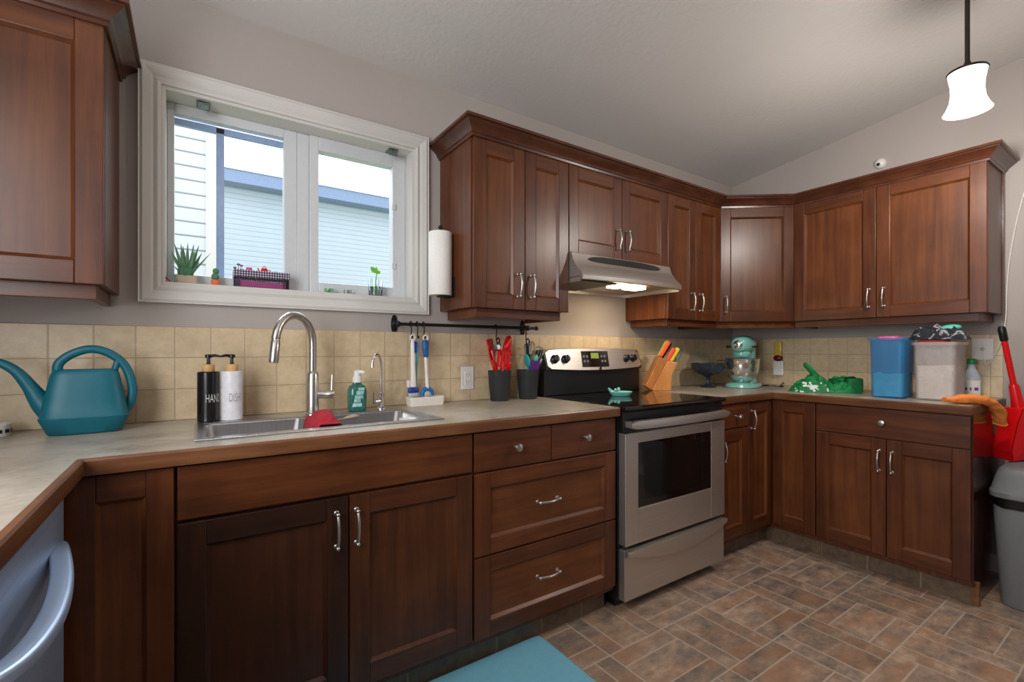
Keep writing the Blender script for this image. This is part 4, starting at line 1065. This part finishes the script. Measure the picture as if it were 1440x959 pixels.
hd = link('head', MB().loft(rg), MINT, r, smooth=50)
rg = [egg(x, z, a, bb) for x, z, a, bb in ((-.10, .262, .062, .006), (.02, .262, .0675, .006), (.10, .262, .060, .006))]
link('trim_band', MB().loft(rg), CHROME, hd, smooth=50)
b = MB(); b.lathe([(.026, 0), (.028, .004), (.028, .016), (.024, .019), (.006, .021)], seg=24); xf(b, Matrix.Translation((.146, 0, .288)) @ Matrix.Rotation(R(90), 4, 'Y')); link('attachment_hub', b, CHROME, hd, smooth=40)
for s, x in ((1, .06), (-1, .085)):
    b = MB(); b.tube([(x, s*.060, .275), (x, s*.080, .275)], .005, 8); b.ball((x, s*.084, .275), .010); link('knob', b, BLACK, hd, smooth=True)
link('planetary', MB().lathe([(.046, .205), (.052, .212), (.054, .236), (.050, .242)], (.065, 0, 0), 28), MINT, r, smooth=40)
b = MB(); b.lathe([(.045, .034), (.048, .042), (.075, .056), (.096, .095), (.106, .150), (.108, .192), (.112, .195), (.110, .197), (.104, .192), (.101, .150), (.09, .098), (.07, .062), (.004, .052)], (.055, 0, 0), 40)
bw = link('bowl', b, CHROME, r, smooth=60)
b = MB(); b.tube(bez([(.080, -.098, .180), (.095, -.150, .176), (.095, -.158, .120), (.078, -.094, .090)], 8), .0055, 10, flat=(1.8, .8)); link('bowl_handle', b, CHROME, bw, smooth=True)
ch = MB().tube(bez([(2.19, -.38, Z+.008), (2.26, -.40, Z+.010), (2.32, -.47, Z+.007), (2.40, -.42, Z+.007), (2.478, -.40, Z+.02)], 6), .005, 8)
solo('power_cord', ch, BLACK, 'black power cord on the counter running right from the mint mixer', 'cord', (2.3, -.42, Z), smooth=True)

# ------------------------------------------------------------------ green bag
def heap(nx, ny, lx, ly, fn, seed=0, skirt=.0):
    vs = []; fs = []
    for i in range(nx+1):
        for j_ in range(ny+1):
            u, v = -1+2*i/nx, -1+2*j_/ny
            # square -> disc-ish superellipse
            x = u*math.sqrt(1-.38*v*v); y = v*math.sqrt(1-.38*u*u)
            edge = max(0, 1-max(abs(u), abs(v))**5)
            z = fn(x, y)*edge
            vs.append((x*lx*(1+.06*nz(x*2, y*2, seed+9)), y*ly*(1+.08*nz(x*2, y*2, seed+4)), max(.001, z)))
    for i in range(nx):
        for j_ in range(ny):
            a = i*(ny+1)+j_; fs.append((a, a+ny+1, a+ny+2, a+1))
    b = MB().add(vs, fs)
    rim = [i*(ny+1) for i in range(nx+1)]+[nx*(ny+1)+j_ for j_ in range(1, ny+1)]+[i*(ny+1)+ny for i in range(nx-1, -1, -1)]+[j_ for j_ in range(ny-1, 0, -1)]
    b.f.append(tuple(rim)); b.m.append(0)
    return b
def gbag(x, y):
    h_ = .050+.052*math.exp(-((x+.25)/.26)**2-((y-.1)/.55)**2)+.034*math.exp(-((x-.60)/.34)**2-((y-.2)/.6)**2)-.020*math.exp(-((x-.18)/.14)**2)
    w1 = nz(x*2.2+.6*nz(x*3, y*3, 7), y*2.2, 3.1); w2 = nz(x*5+nz(x*4, y*4, 2), y*5, 8.2)
    h_ += .034*(1-2*abs(w1))-.017+.020*(1-2*abs(w2))-.010
    return max(.012, h_)
def green_mat():
    t = NT('green_bag_cloth'); co = t.obj(); sx = t.n('SeparateXYZ', {0: co})
    n1 = t.n('TexNoise', {'Vector': co, 'Scale': 38, 'Detail': 1}).outputs[0]
    msk = t.math('MULTIPLY', t.math('GREATER_THAN', n1, .56), t.math('MULTIPLY', t.math('LESS_THAN', sx.outputs[0], .0), t.math('MULTIPLY', t.math('LESS_THAN', sx.outputs[1], -.045), t.math('LESS_THAN', sx.outputs[2], .06))))
    n2 = t.n('TexNoise', {'Vector': co, 'Scale': 12, 'Detail': 3}).outputs[0]
    c = t.ramp(n2, [(.3, lin((0, 104, 50))), (.7, lin((10, 140, 72)))])
    t.bump(n2, .3, .01)
    return t.P(Base_Color=t.mix(msk, c, lin((226, 232, 226))), Roughness=.6)
gx, gy = 2.185, -.775
ga = R(-52)
r = thing('shopping_bag', 'crumpled green shopping bag with white print on the right counter', 'bag', (gx, gy, Z), (0, 0, ga), world=False)
GM = green_mat()
b = link('body', heap(72, 44, .185, .105, gbag), GM, r, smooth=70)
b = MB(); b.tube(bez([(-.055, -.02, .085), (-.085, -.02, .130), (-.105, -.015, .158), (-.098, -.01, .162), (-.075, -.01, .140), (-.03, 0, .09)], 6), .0085, 8, flat=(1.6, .6))
link('strap', b, GM, r, smooth=True)
b = MB(); b.tube(bez([(.02, -.03, .075), (.07, -.06, .088), (.13, -.04, .092), (.155, .02, .085), (.11, .05, .075)], 6), .008, 8, flat=(1.8, .6))
link('strap', b, GM, r, smooth=True)
PK = plain('green_side_pocket', (4, 108, 56), .6, var=.15)
link('side_pocket', MB().loft([sup(.145, 0, z, a, .075, 5, 28) for z, a in ((.002, .042), (.045, .045), (.083, .043), (.086, .036), (.072, .030))]), PK, r, smooth=50)

# ------------------------------------------------------------------ plastic bins
def bin_(label, loc, rz, w, d, h, mat, fill, fillmat, fill_fn):
    r = thing('plastic_bin', label, 'bin', loc, (0, 0, rz), 'plastic bins on the right counter', world=False)
    t = .003; b = MB()
    o_ = [sup(0, 0, z, a, bb, 9, 48) for z, a, bb in ((.0, w/2-.008, d/2-.008), (.004, w/2-.005, d/2-.005), (h-.016, w/2, d/2), (h-.016, w/2+.008, d/2+.008), (h, w/2+.009, d/2+.009), (h, w/2-.003, d/2-.003), (.008, w/2-.009, d/2-.009))]
    b.loft(o_, cap=False); b.add(o_[0], [tuple(reversed(range(48)))]); b.add(o_[-1], [tuple(range(48))])
    link('tub', b, mat, r, smooth=30)
    n = 48; lo = sup(0, 0, .009, w/2-.012, d/2-.012, 9, n); up = [(x, y, fill_fn(x/(w/2))) for x, y, z in sup(0, 0, 0, w/2-.009, d/2-.009, 9, n)]
    link('contents', MB().loft([lo, up]), fillmat, r, smooth=30)
    return r
FB = plain('pale_blue_contents', (150, 232, 250), .7); FW = plain('white_contents', (244, 236, 228), .8)
bin_('translucent blue plastic bin with wavy pale blue contents on the right counter', (2.122, -1.134, Z), R(-87), .154, .20, .318, BLUEBIN, .1, FB, lambda u: .095+.030*u*u-.018*math.cos(2.6*u))
bin_('frosted clear plastic bin with white contents right of the blue bin', (2.155, -1.322, Z), R(-90), .166, .20, .292, CLEARBIN, .1, FW, lambda u: .175+.004*u)
pk = MB().loft([sup(0, 0, z, a, bb, 4, 28) for z, a, bb in ((0, .045, .055), (.012, .05, .06), (.022, .046, .056), (.024, .03, .04))])
solo_local('folded_cloth', pk, PINK, 'bright pink folded cloth showing over the rim of the blue bin', 'cloth', (2.12, -1.125, Z+.302), (0, 0, R(-87)), smooth=40)
rk = MB().loft([sup(0, 0, z, a, bb, 4, 28) for z, a, bb in ((0, .055, .055), (.010, .060, .06), (.020, .056, .056), (.022, .03, .04))])
solo_local('folded_cloth', rk, plain('coral_red_cloth', (214, 60, 62), .8), 'coral red cloth at the rim of the frosted bin under the dark towel', 'cloth', (2.125, -1.305, Z+.282), (0, 0, R(-90)), smooth=40)
def dark_cloth_mat():
    t = NT('dark_patterned_cloth'); co = t.obj()
    n1 = t.n('TexNoise', {'Vector': co, 'Scale': 17, 'Detail': 2, 'Distortion': 2.5}).outputs[0]
    c = t.ramp(n1, [(.40, lin((20, 21, 30))), (.57, lin((36, 39, 52))), (.61, lin((176, 172, 176))), (.68, lin((52, 52, 64)))])
    t.bump(n1, .5, .01); return t.P(Base_Color=c, Roughness=.85)
def dpile(x, y): return .055-.012*x+.028*nz(x*2.4, y*2.4, 1.7)+.022*abs(nz(x*5, y*5, 6.3))
solo_local('towel', heap(48, 32, .118, .085, dpile, 3), dark_cloth_mat(), 'crumpled dark patterned towel heaped on top of the frosted bin', 'towel', (2.135, -1.325, Z+.3045), (0, 0, R(-80)), smooth=70)
solo_local('folded_cloth', MB().ball((0, 0, .02), (.040, .030, .017), seg=20, rows=12), MINTP, 'small mint cloth lying on the right end of the dark towel', 'cloth', (2.125, -1.372, Z+.342), (R(6), R(-6), R(-75)), smooth=True)
# bottle
r = thing('spray_bottle', 'clear bottle with green cap and purple-marked white label beside the frosted bin', 'bottle', (2.430, -1.385, Z), world=False)
b = MB(); b.lathe([(.036, 0), (.039, .004), (.039, .09), (.033, .115), (.020, .145), (.014, .160), (.014, .180)], seg=32); link('bottle', b, BOTTLECL, r, smooth=40)
link('cap', MB().lathe([(.019, .178), (.020, .181), (.020, .200), (.016, .206), (.006, .208)], seg=24), plain('green_cap', (30, 130, 66), .4), r, smooth=40)
a0 = math.atan2(-2.07+1.37, -.99-2.42); n = 10
vs = [(.0396*math.cos(a0-.95+1.9*i/n), .0396*math.sin(a0-.95+1.9*i/n), z) for i in range(n+1) for z in (.012, .092)]
link('label', MB().add(vs, [(2*i, 2*i+2, 2*i+3, 2*i+1) for i in range(n)]), WHITEP, r)
vs = [(.0399*math.cos(a0-.75+1.4*i/n), .0399*math.sin(a0-.75+1.4*i/n), z) for i in range(n+1) for z in (.040, .056)]
link('label_stripe', MB().add(vs, [(2*i, 2*i+2, 2*i+3, 2*i+1) for i in range(n) if i in (0, 1, 4, 7, 8, 9)]), plain('label_purple', (110, 60, 140), .5), r)
# orange cloth over the counter end
op = bez([(1.925, -1.392, Z+.020), (1.975, -1.440, Z+.024), (2.035, -1.478, Z+.022), (2.085, -1.512, Z+.006), (2.135, -1.532, Z-.034), (2.170, -1.534, Z-.080), (2.185, -1.532, Z-.098)], 6)
ob = MB().tube(op, lerp_list([.012, .028, .031, .029, .024, .022, .010], len(op)), 22, flat=(1.25, .72))
ob.v = [tuple(Vector(v)+Vector((nz(v[0], v[1], v[2]*38, 38), nz(v[1], v[0], v[2]*38+5, 38), nz(v[0], v[1], v[2]*30+9, 30)))*.008) for v in ob.v]
ob.v = [(x, y, max(z, Z+.0008) if y > -1.505 else z) for x, y, z in ob.v]
ob.v = [(x, min(y, -1.503) if z < Z else y, z) for x, y, z in ob.v]
solo('cleaning_cloth', ob, ORCLOTH, 'orange cleaning cloth hanging over the end of the right counter', 'cloth', (2.02, -1.47, Z), smooth=70)

# ------------------------------------------------------------------ window sill things
SZ = WZ0+j+.0005
r = thing('potted_aloe', 'spiky green aloe in a pale stone pot on the left of the sill', 'plant', (-1.006, .045, SZ), world=False)
link('pot', MB().loft([sup(0, 0, z, a, a, 5, 28) for z, a in ((0, .026), (.002, .029), (.028, .033), (.030, .031), (.024, .028))]), TERRA, r, smooth=40)
random.seed(3)
b = MB()
for i in range(20):
    a = i*2.4; t_ = .22+.75*(i/20); L = .085+.035*random.random() if i > 6 else .125
    tilt = R(5+i*1.9) if i < 12 else R(28+random.random()*13)
    d = Vector((math.cos(a)*math.sin(tilt), math.sin(a)*math.sin(tilt)*.55, math.cos(tilt))); p = Vector((math.cos(a)*.008, math.sin(a)*.008, .026))
    if i >= 14: L *= .62
    bend = Vector((d.x, d.y, 0))*.25*L
    b.tube([p, p+d*L*.35, p+d*L*.7+bend*.3, p+d*L+bend*.6], [.0062, .0068, .0045, .0006], 7, flat=(1, .5))
link('leaves', b, ALOE, r, smooth=True)
link('cactus', MB().loft([[(q*(1+.10*math.cos(8*2*PI*k/48))*math.cos(2*PI*k/48)-.004, q*(1+.10*math.cos(8*2*PI*k/48))*math.sin(2*PI*k/48)*.8-.018, z) for k in range(48)] for z, q in ((.022, .012), (.034, .022), (.050, .023), (.062, .016), (.067, .004))]), CACT, r, smooth=60)
r = thing('potted_cactus', 'tiny cactus in a small orange pot between aloe and wire basket', 'plant', (-.917, .05, SZ), world=False)
link('pot', MB().lathe([(.010, 0), (.012, .002), (.015, .022), (.016, .024), (.012, .022)], seg=20), plain('orange_red_pot', (226, 110, 70), .5), r, smooth=40)
link('saucer', MB().lathe([(.018, 0), (.019, .004), (.012, .004)], seg=20), plain('pink_saucer', (224, 150, 130), .5), r, smooth=40)
b = MB(); b.ball((0, 0, .036), (.013, .013, .016)); b.ball((.002, 0, .058), (.011, .011, .012)); link('cactus', b, CACT, r, smooth=True)
# wire basket planter
r = thing('wire_basket', 'dark wire basket with purple tray and tiny figures in the middle of the sill', 'basket', (-.760, .050, SZ), world=False)
MESHB = plain('dark_wire', (42, 34, 48), .5)
b = MB(); n = 22; m_ = 8; hw, hd_, hh_ = .094, .034, .058
top = .008
for y in (-hd_, hd_):
    for i in range(n+1):
        x = -hw+2*hw*i/n; b.box(x-.0009, x+.0009, y-.0009, y+.0009, .003, hh_+.006)
    for k in range(m_+1):
        z = .003+(hh_+.003)*k/m_; b.box(-hw-.001, hw+.001, y-.0009, y+.0009, z-.0009, z+.0009)
for x in (-hw, hw):
    for i in range(8):
        y = -hd_+2*hd_*i/7; b.box(x-.0009, x+.0009, y-.0009, y+.0009, .003, hh_+.006)
    for k in range(m_+1):
        z = .003+(hh_+.003)*k/m_; b.box(x-.0009, x+.0009, -hd_, hd_, z-.0009, z+.0009)
link('mesh', b, MESHB, r)
def gingham():
    t = NT('dark_gingham_band'); sx = t.n('SeparateXYZ', {0: t.obj()})
    a = t.math('GREATER_THAN', t.math('FRACT', t.math('MULTIPLY', sx.outputs[0], 110)), .45); c_ = t.math('GREATER_THAN', t.math('FRACT', t.math('MULTIPLY', sx.outputs[2], 110)), .45)
    return t.P(Base_Color=t.ramp(t.math('MULTIPLY', t.math('ADD', a, c_), .5), [(.0, lin((216, 208, 220))), (.5, lin((104, 92, 116))), (.9, lin((44, 34, 52)))]), Roughness=.7)
b = MB(); frame_rect(b, -hw-.002, hw+.002, -1, 1, -hw-.004, hw+.004, -2, 2, 0, 0) if False else None
b = MB(); b.box(-hw-.004, hw+.004, -hd_-.004, -hd_-.002, .040, .068); b.box(-hw-.004, hw+.004, hd_+.002, hd_+.004, .040, .068); b.box(-hw-.004, -hw-.002, -hd_-.002, hd_+.002, .040, .068); b.box(hw+.002, hw+.004, -hd_-.002, hd_+.002, .040, .068)
link('cloth_band', b, gingham(), r)
PLUM = plain('plum_plastic', (140, 60, 110), .5)
link('tray', MB().box(-hw+.012, hw-.014, -hd_-.0045, hd_-.004, .001, .026), PLUM, r, bevel=.003)
b = MB(); b.box(-hw+.012, -hw+.017, -hd_-.007, -hd_-.004, 0, .045); b.box(hw-.021, hw-.016, -hd_-.007, -hd_-.004, 0, .045); link('leg', b, plain('plum_dark', (84, 20, 60), .5), r)
r0 = Vector((-.760, .050, SZ))
wc = thing('toy_watering_can', 'tiny red toy watering can standing up in the wire basket', 'toy', r0+Vector((.010, 0, .058)), world=False)
link('body', MB().lathe([(.014, 0), (.015, .002), (.012, .024), (.010, .026)], seg=20), RED, wc, smooth=40)
b = MB(); b.tube([(-.010, 0, .004), (-.018, 0, .014), (-.024, 0, .026)], [.004, .003, .003], 8); link('spout', b, RED, wc, smooth=True)
b = MB(); b.tube([(.011, 0, .022), (.022, 0, .020), (.020, 0, .008), (.013, 0, .004)], .0022, 8); b.tube([(-.008, 0, .026), (0, 0, .036), (.008, 0, .026)], .002, 8); link('handle', b, RED, wc, smooth=True)
fl = thing('toy_flower', 'tiny pink toy tulip left of the red toy can', 'toy', r0+Vector((-.044, -.004, .058)), world=False)
link('petals', MB().lathe([(.003, .006), (.010, .012), (.011, .024), (.005, .018)], seg=10), PINK, fl, smooth=True); link('stem', MB().tube([(0, 0, -.02), (0, 0, .008)], .002, 6), LEAF, fl)
fl = thing('toy_flower', 'tiny red toy blossom right beside the pink tulip', 'toy', r0+Vector((-.020, -.004, .056)), world=False)
link('petals', MB().ball((0, 0, .012), (.009, .008, .006)), RED, fl, smooth=True); link('stem', MB().tube([(0, 0, -.02), (0, 0, .01)], .002, 6), LEAF, fl)
fl = thing('toy_bush', 'dark sprig of artificial leaves at the left end of the wire basket', 'toy', r0+Vector((-.080, 0, .058)), world=False)
b = MB()
for dx_, dz in ((-.012, .02), (.0, .034), (.010, .030), (.012, .014), (-.006, .008)): b.ball((dx_, 0, dz), (.006, .005, .0045), seg=8, rows=6); b.tube([(0, 0, -.02), (dx_, 0, dz)], .0012, 5)
link('leaves', b, plain('dull_plum_leaf', (112, 92, 112), .6), fl, smooth=True)
fl = thing('toy_bush', 'small green moss tuft at the right end of the wire basket', 'toy', r0+Vector((.052, 0, .056)), world=False)
b = MB()
for dx_, dz in ((-.014, .010), (.0, .013), (.015, .010), (.028, .007)): b.ball((dx_, 0, dz), (.010, .008, .007), seg=10, rows=6)
link('leaves', b, plain('moss_green', (142, 158, 110), .8, var=.3), fl, smooth=True)
# glass with cutting
def gl(name, label, x, y, r1, h_, cat='glass', mat=GLASS):
    r = thing(name, label, cat, (x, y, SZ), group='glassware on the window sill', world=False)
    b = MB(); b.lathe([(r1*.86, 0), (r1*.92, .002), (r1, h_), (r1-.002, h_), (r1*.86-.002, .006)], seg=28)
    link('glass', b, mat, r, smooth=50); return r
r = gl('drinking_glass', 'clear glass of water holding a bright green cutting on the right of the sill', -.297, .055, .032, .084)
link('water', MB().lathe([(.0245, .007), (.0275, .045), (.004, .045)], seg=24), glass('water', (236, 246, 250), 0, 1.33), r, smooth=50)
cg = thing('plant_cutting', 'bright green leafy cutting standing in the water glass', 'plant', (-.297, .055, SZ+.02), world=False)
link('stem', MB().tube([(.004, 0, 0), (.002, 0, .05), (.006, 0, .088)], .0022, 8), LEAF, cg, smooth=True)
b = MB()
for (px_, pz, tx, tz, wd) in ((.006, .088, -.022, .116, .011), (.006, .086, .022, .100, .009), (.006, .09, .004, .118, .007)):
    d = Vector((tx-px_, 0, tz-pz)); L = d.length; d.normalize(); nrm = Vector((-d.z, .5, d.x)).normalized(); base_ = Vector((px_, 0, pz))
    rg = []
    for i in range(7):
        t_ = i/6; c_ = base_+d*L*t_; ww = wd*math.sin(PI*min(.98, max(.03, t_)))**.8
        rg.append([c_-nrm*ww, c_+Vector((0, -.0012, 0)), c_+nrm*ww, c_+Vector((0, .0012, 0))])
    b.loft(rg)
link('leaf', b, LEAF, cg, smooth=60)
gl('glass_dish', 'small green-tinted glass dish on the sill just right of the mullion', -.500, .055, .020, .022, 'dish', glass('green_glass', (190, 232, 206)))
gl('glass_dish', 'small clear glass dish on the sill behind the black tray', -.420, .065, .020, .024, 'dish')
solo('small_tray', MB().loft([sup(0, 0, z, a, bb, 4, 28) for z, a, bb in ((0, .055, .014), (.004, .062, .018), (.005, .058, .015))]), BLACK, 'flat black oval tray on the sill left of the water glass', 'tray', (-.400, .018, SZ), smooth=40)
r = thing('book', 'small dark red booklet leaning in the left corner of the sill', 'book', (-1.054, .030, SZ), (0, R(-40), 0), world=False)
link('cover', MB().box(-.002, .002, -.02, .02, .0, .046), plain('maroon_cover', (110, 24, 30), .5), r, bevel=.001)
link('pages', MB().box(-.008, -.002, -.018, .018, .001, .043), plain('pink_pages', (214, 150, 146), .8), r)

# ------------------------------------------------------------------ paper towel
r = thing('paper_towel_holder', 'black paper towel holder fixed to the side of the wall cabinet', 'paper towel holder', (-.056, -.122, 1.42))
b = MB(); b.box(-.060, -.0005, -.152, -.092, 1.408, 1.414); b.box(-.006, -.0005, -.162, -.082, 1.408, 1.500); link('bracket', b, BLACKIRON, r, bevel=.002)
link('rod', MB().tube([(-.056, -.122, 1.41), (-.056, -.122, 1.718)], .006, 10), BLACKIRON, r, smooth=True); link('tip', MB().ball((-.056, -.122, 1.724), .010), BLACKIRON, r, smooth=True)
r = thing('paper_towel_roll', 'white paper towel roll upright beside the window', 'paper towel', (-.056, -.122, 1.4145), world=False)
b = MB(); b.lathe([(.051, 0), (.0525, .002), (.0525, .284), (.051, .286), (.02, .286), (.019, .28), (.019, .005), (.02, 0), (.051, 0)], seg=40, cap=False)
link('sheets', b, PAPER, r, smooth=40)
link('core', MB().lathe([(.0188, .001), (.0188, .2855), (.0168, .2855), (.0168, .001), (.0188, .001)], seg=28, cap=False), plain('cardboard', (170, 140, 105), .8), r, smooth=40)

# ------------------------------------------------------------------ right side: detector, cord, dustpan, bin, mat, pendant
r = thing('motion_detector', 'small round white sensor with black eye on the wall above the right cabinets', 'sensor', (XR-.0005, -.962, 2.312), (0, R(-90), 0), world=False)
link('housing', MB().lathe([(.030, 0), (.031, .006), (.026, .022), (.012, .030), (.004, .031)], seg=28), WHITEP, r, smooth=50)
link('lens', MB().ball((-.008, .004, .027), (.011, .011, .006)), BLACK, r, smooth=True)
pts = bez([(XR-.004, -1.64, 2.10), (XR-.004, -1.575, 2.00), (XR-.005, -1.540, 1.84), (XR-.006, -1.515, 1.66), (XR-.006, -1.503, 1.50), (XR-.012, -1.500, 1.34), (XR-.016, -1.485, 1.22), (XR-.014, -1.45, 1.12), (XR-.012, -1.43, 1.09), (XR-.014, -1.415, 1.13), (XR-.017, -1.413, 1.172)], 6)
solo('phone_cord', MB().tube(pts, .0026, 8), WHITEP, 'thin white phone cord running down the right wall past the cabinet end', 'cord', (XR-.01, -1.5, 1.5), smooth=True)
# trash can
tx0, tx1, ty0, ty1 = 2.030, 2.430, -1.868, -1.512; tcx, tcy = (tx0+tx1)/2, (ty0+ty1)/2
r = thing('trash_can', 'grey plastic trash can with domed lid and black liner at the right edge', 'trash can', (tcx, tcy, 0), world=False)
w_, d_ = (tx1-tx0)/2, (ty1-ty0)/2
rg = [sup(0, 0, z, w_*k, d_*k, 6, 56) for z, k in ((0, .80), (.006, .825), (.49, .965), (.50, .95))]
link('body', MB().loft(rg), GREYP, r, smooth=30)
bb_ = MB(); rg = []
for z, k in ((.455, .968), (.47, .985), (.502, .985)):
    ring = sup(0, 0, z, w_*k, d_*k, 6, 112)
    if z < .5: ring = [(x, y, zz+.012*noise.noise(Vector((x*22, y*22, z)))) for x, y, zz in ring]
    rg.append(ring)
bb_.loft(rg, cap=False); link('liner', bb_, BAGBLK, r, smooth=50)
rg = [sup(0, 0, z, w_*k, d_*k, 6, 56) for z, k in ((.498, .985), (.498, 1.015), (.520, 1.02), (.528, .99), (.58, .93), (.618, .86), (.632, .78), (.636, .6))]
link('lid', MB().loft(rg), GREYP, r, smooth=40)
# dustpan
r = thing('dustpan', 'red long-handled upright dustpan standing on the trash can by the right wall', 'dustpan', (2.350, -1.600, .6625), (0, R(-12), R(-34)), world=False)
b = MB()
# scoop: hooded box open to the front (-y)
o_ = [(-.125, 0), (.125, 0), (.125, .05), (.062, .185), (.028, .235), (-.028, .235), (-.062, .185), (-.125, .05)]
def scoop_ring(s, y, dz=0): return [(x*s, y, z*s+dz) for x, z in o_]
b.loft([scoop_ring(1, -.045, .0), scoop_ring(1, .045, .0), scoop_ring(.93, .05, .004)], cap=False)
b.add(scoop_ring(.93, .05, .004), [tuple(range(8))]); 
b.loft([scoop_ring(1, -.045, 0), scoop_ring(.95, -.042, .004), scoop_ring(.93, .03, .006)], cap=False); b.add(scoop_ring(.93, .03, .006), [tuple(range(8))])
b.loft([scoop_ring(1.0, -.046, 0), scoop_ring(.55, -.052, .05), scoop_ring(.2, -.054, .09)], cap=True)
sc_ = link('scoop', b, RED, r, bevel=.004)
b = MB(); b.tube([(0, 0, .225), (0, 0, .24), (0, 0, .335), (0, 0, .345)], [.026, .024, .019, .016], 18); link('socket', b, RED, r, smooth=40)
link('pole', MB().tube([(0, 0, .33), (0, 0, .565)], .012, 14), RED, r, smooth=True)
link('grip', MB().tube([(0, 0, .56), (0, 0, .566), (0, 0, .62), (0, 0, .632)], [.013, .0155, .0155, .010], 14), BLACK, r, smooth=True)
# mat
r = thing('floor_mat', 'teal anti-fatigue foam mat on the floor in front of the sink', 'mat', (-.30, -.80, .0005), world=False)
rg = [sup(0, 0, z, a, bb, 30, 80) for z, a, bb in ((0, .482, .250), (.004, .482, .250), (.014, .470, .238), (.016, .462, .230))]
link('pad', MB().loft(rg), MATC, r, smooth=40)
# pendant lamp
PXx, PYy = 1.536, -1.552
zt_ = zc(PYy); PT = 2.262
r = thing('pendant_lamp', 'frosted glass pendant lamp with dark rod hanging at the upper right', 'lamp', (PXx, PYy, zt_))
BRZ = plain('dark_bronze', (62, 54, 50), .4, .6)
link('canopy', MB().lathe([(.06, -.022), (.064, -.012), (.064, .004)], (PXx, PYy, zt_-.006), 32), BRZ, r, smooth=40)
link('rod', MB().tube([(PXx, PYy, zt_-.02), (PXx, PYy, PT+.02)], .008, 12), BRZ, r, smooth=True)
link('cap', MB().lathe([(.010, .036), (.014, .016), (.034, .010), (.060, .004), (.063, -.001), (.061, -.005)], (PXx, PYy, PT+.002), 36), BRZ, r, smooth=40)
def shade_mat():
    t = NT('lit_frosted_glass'); nz_ = t.n('TexNoise', {'Vector': t.obj(), 'Scale': 12}).outputs[0]
    em = t.n('Emission', {0: lin((250, 250, 242)), 1: t.n('MapRange', {0: nz_, 3: 2.2, 4: 2.6}).outputs[0]})
    tr = t.n('BsdfTransparent', {0: (1, 1, 1, 1)}); mx = t.n('MixShader', {0: .82})
    t.t.links.new(tr.outputs[0], mx.inputs[1]); t.t.links.new(em.outputs[0], mx.inputs[2]); t.t.links.new(mx.outputs[0], t.out.inputs[0])
    return t.m
SHADE = shade_mat()
pf = [(.060, 0), (.057, -.013), (.051, -.048), (.050, -.078), (.054, -.112), (.066, -.143), (.074, -.156), (.072, -.157), (.052, -.112), (.047, -.066), (.056, -.013), (.057, -.002)]
link('shade', MB().lathe(pf, (PXx, PYy, PT), 40, cap=False), SHADE, r, smooth=60)
light('pendant_lamp_light', 'POINT', (PXx, PYy, PT-.21), LP['pend'], (1, .94, .87), shadow_soft_size=.075)
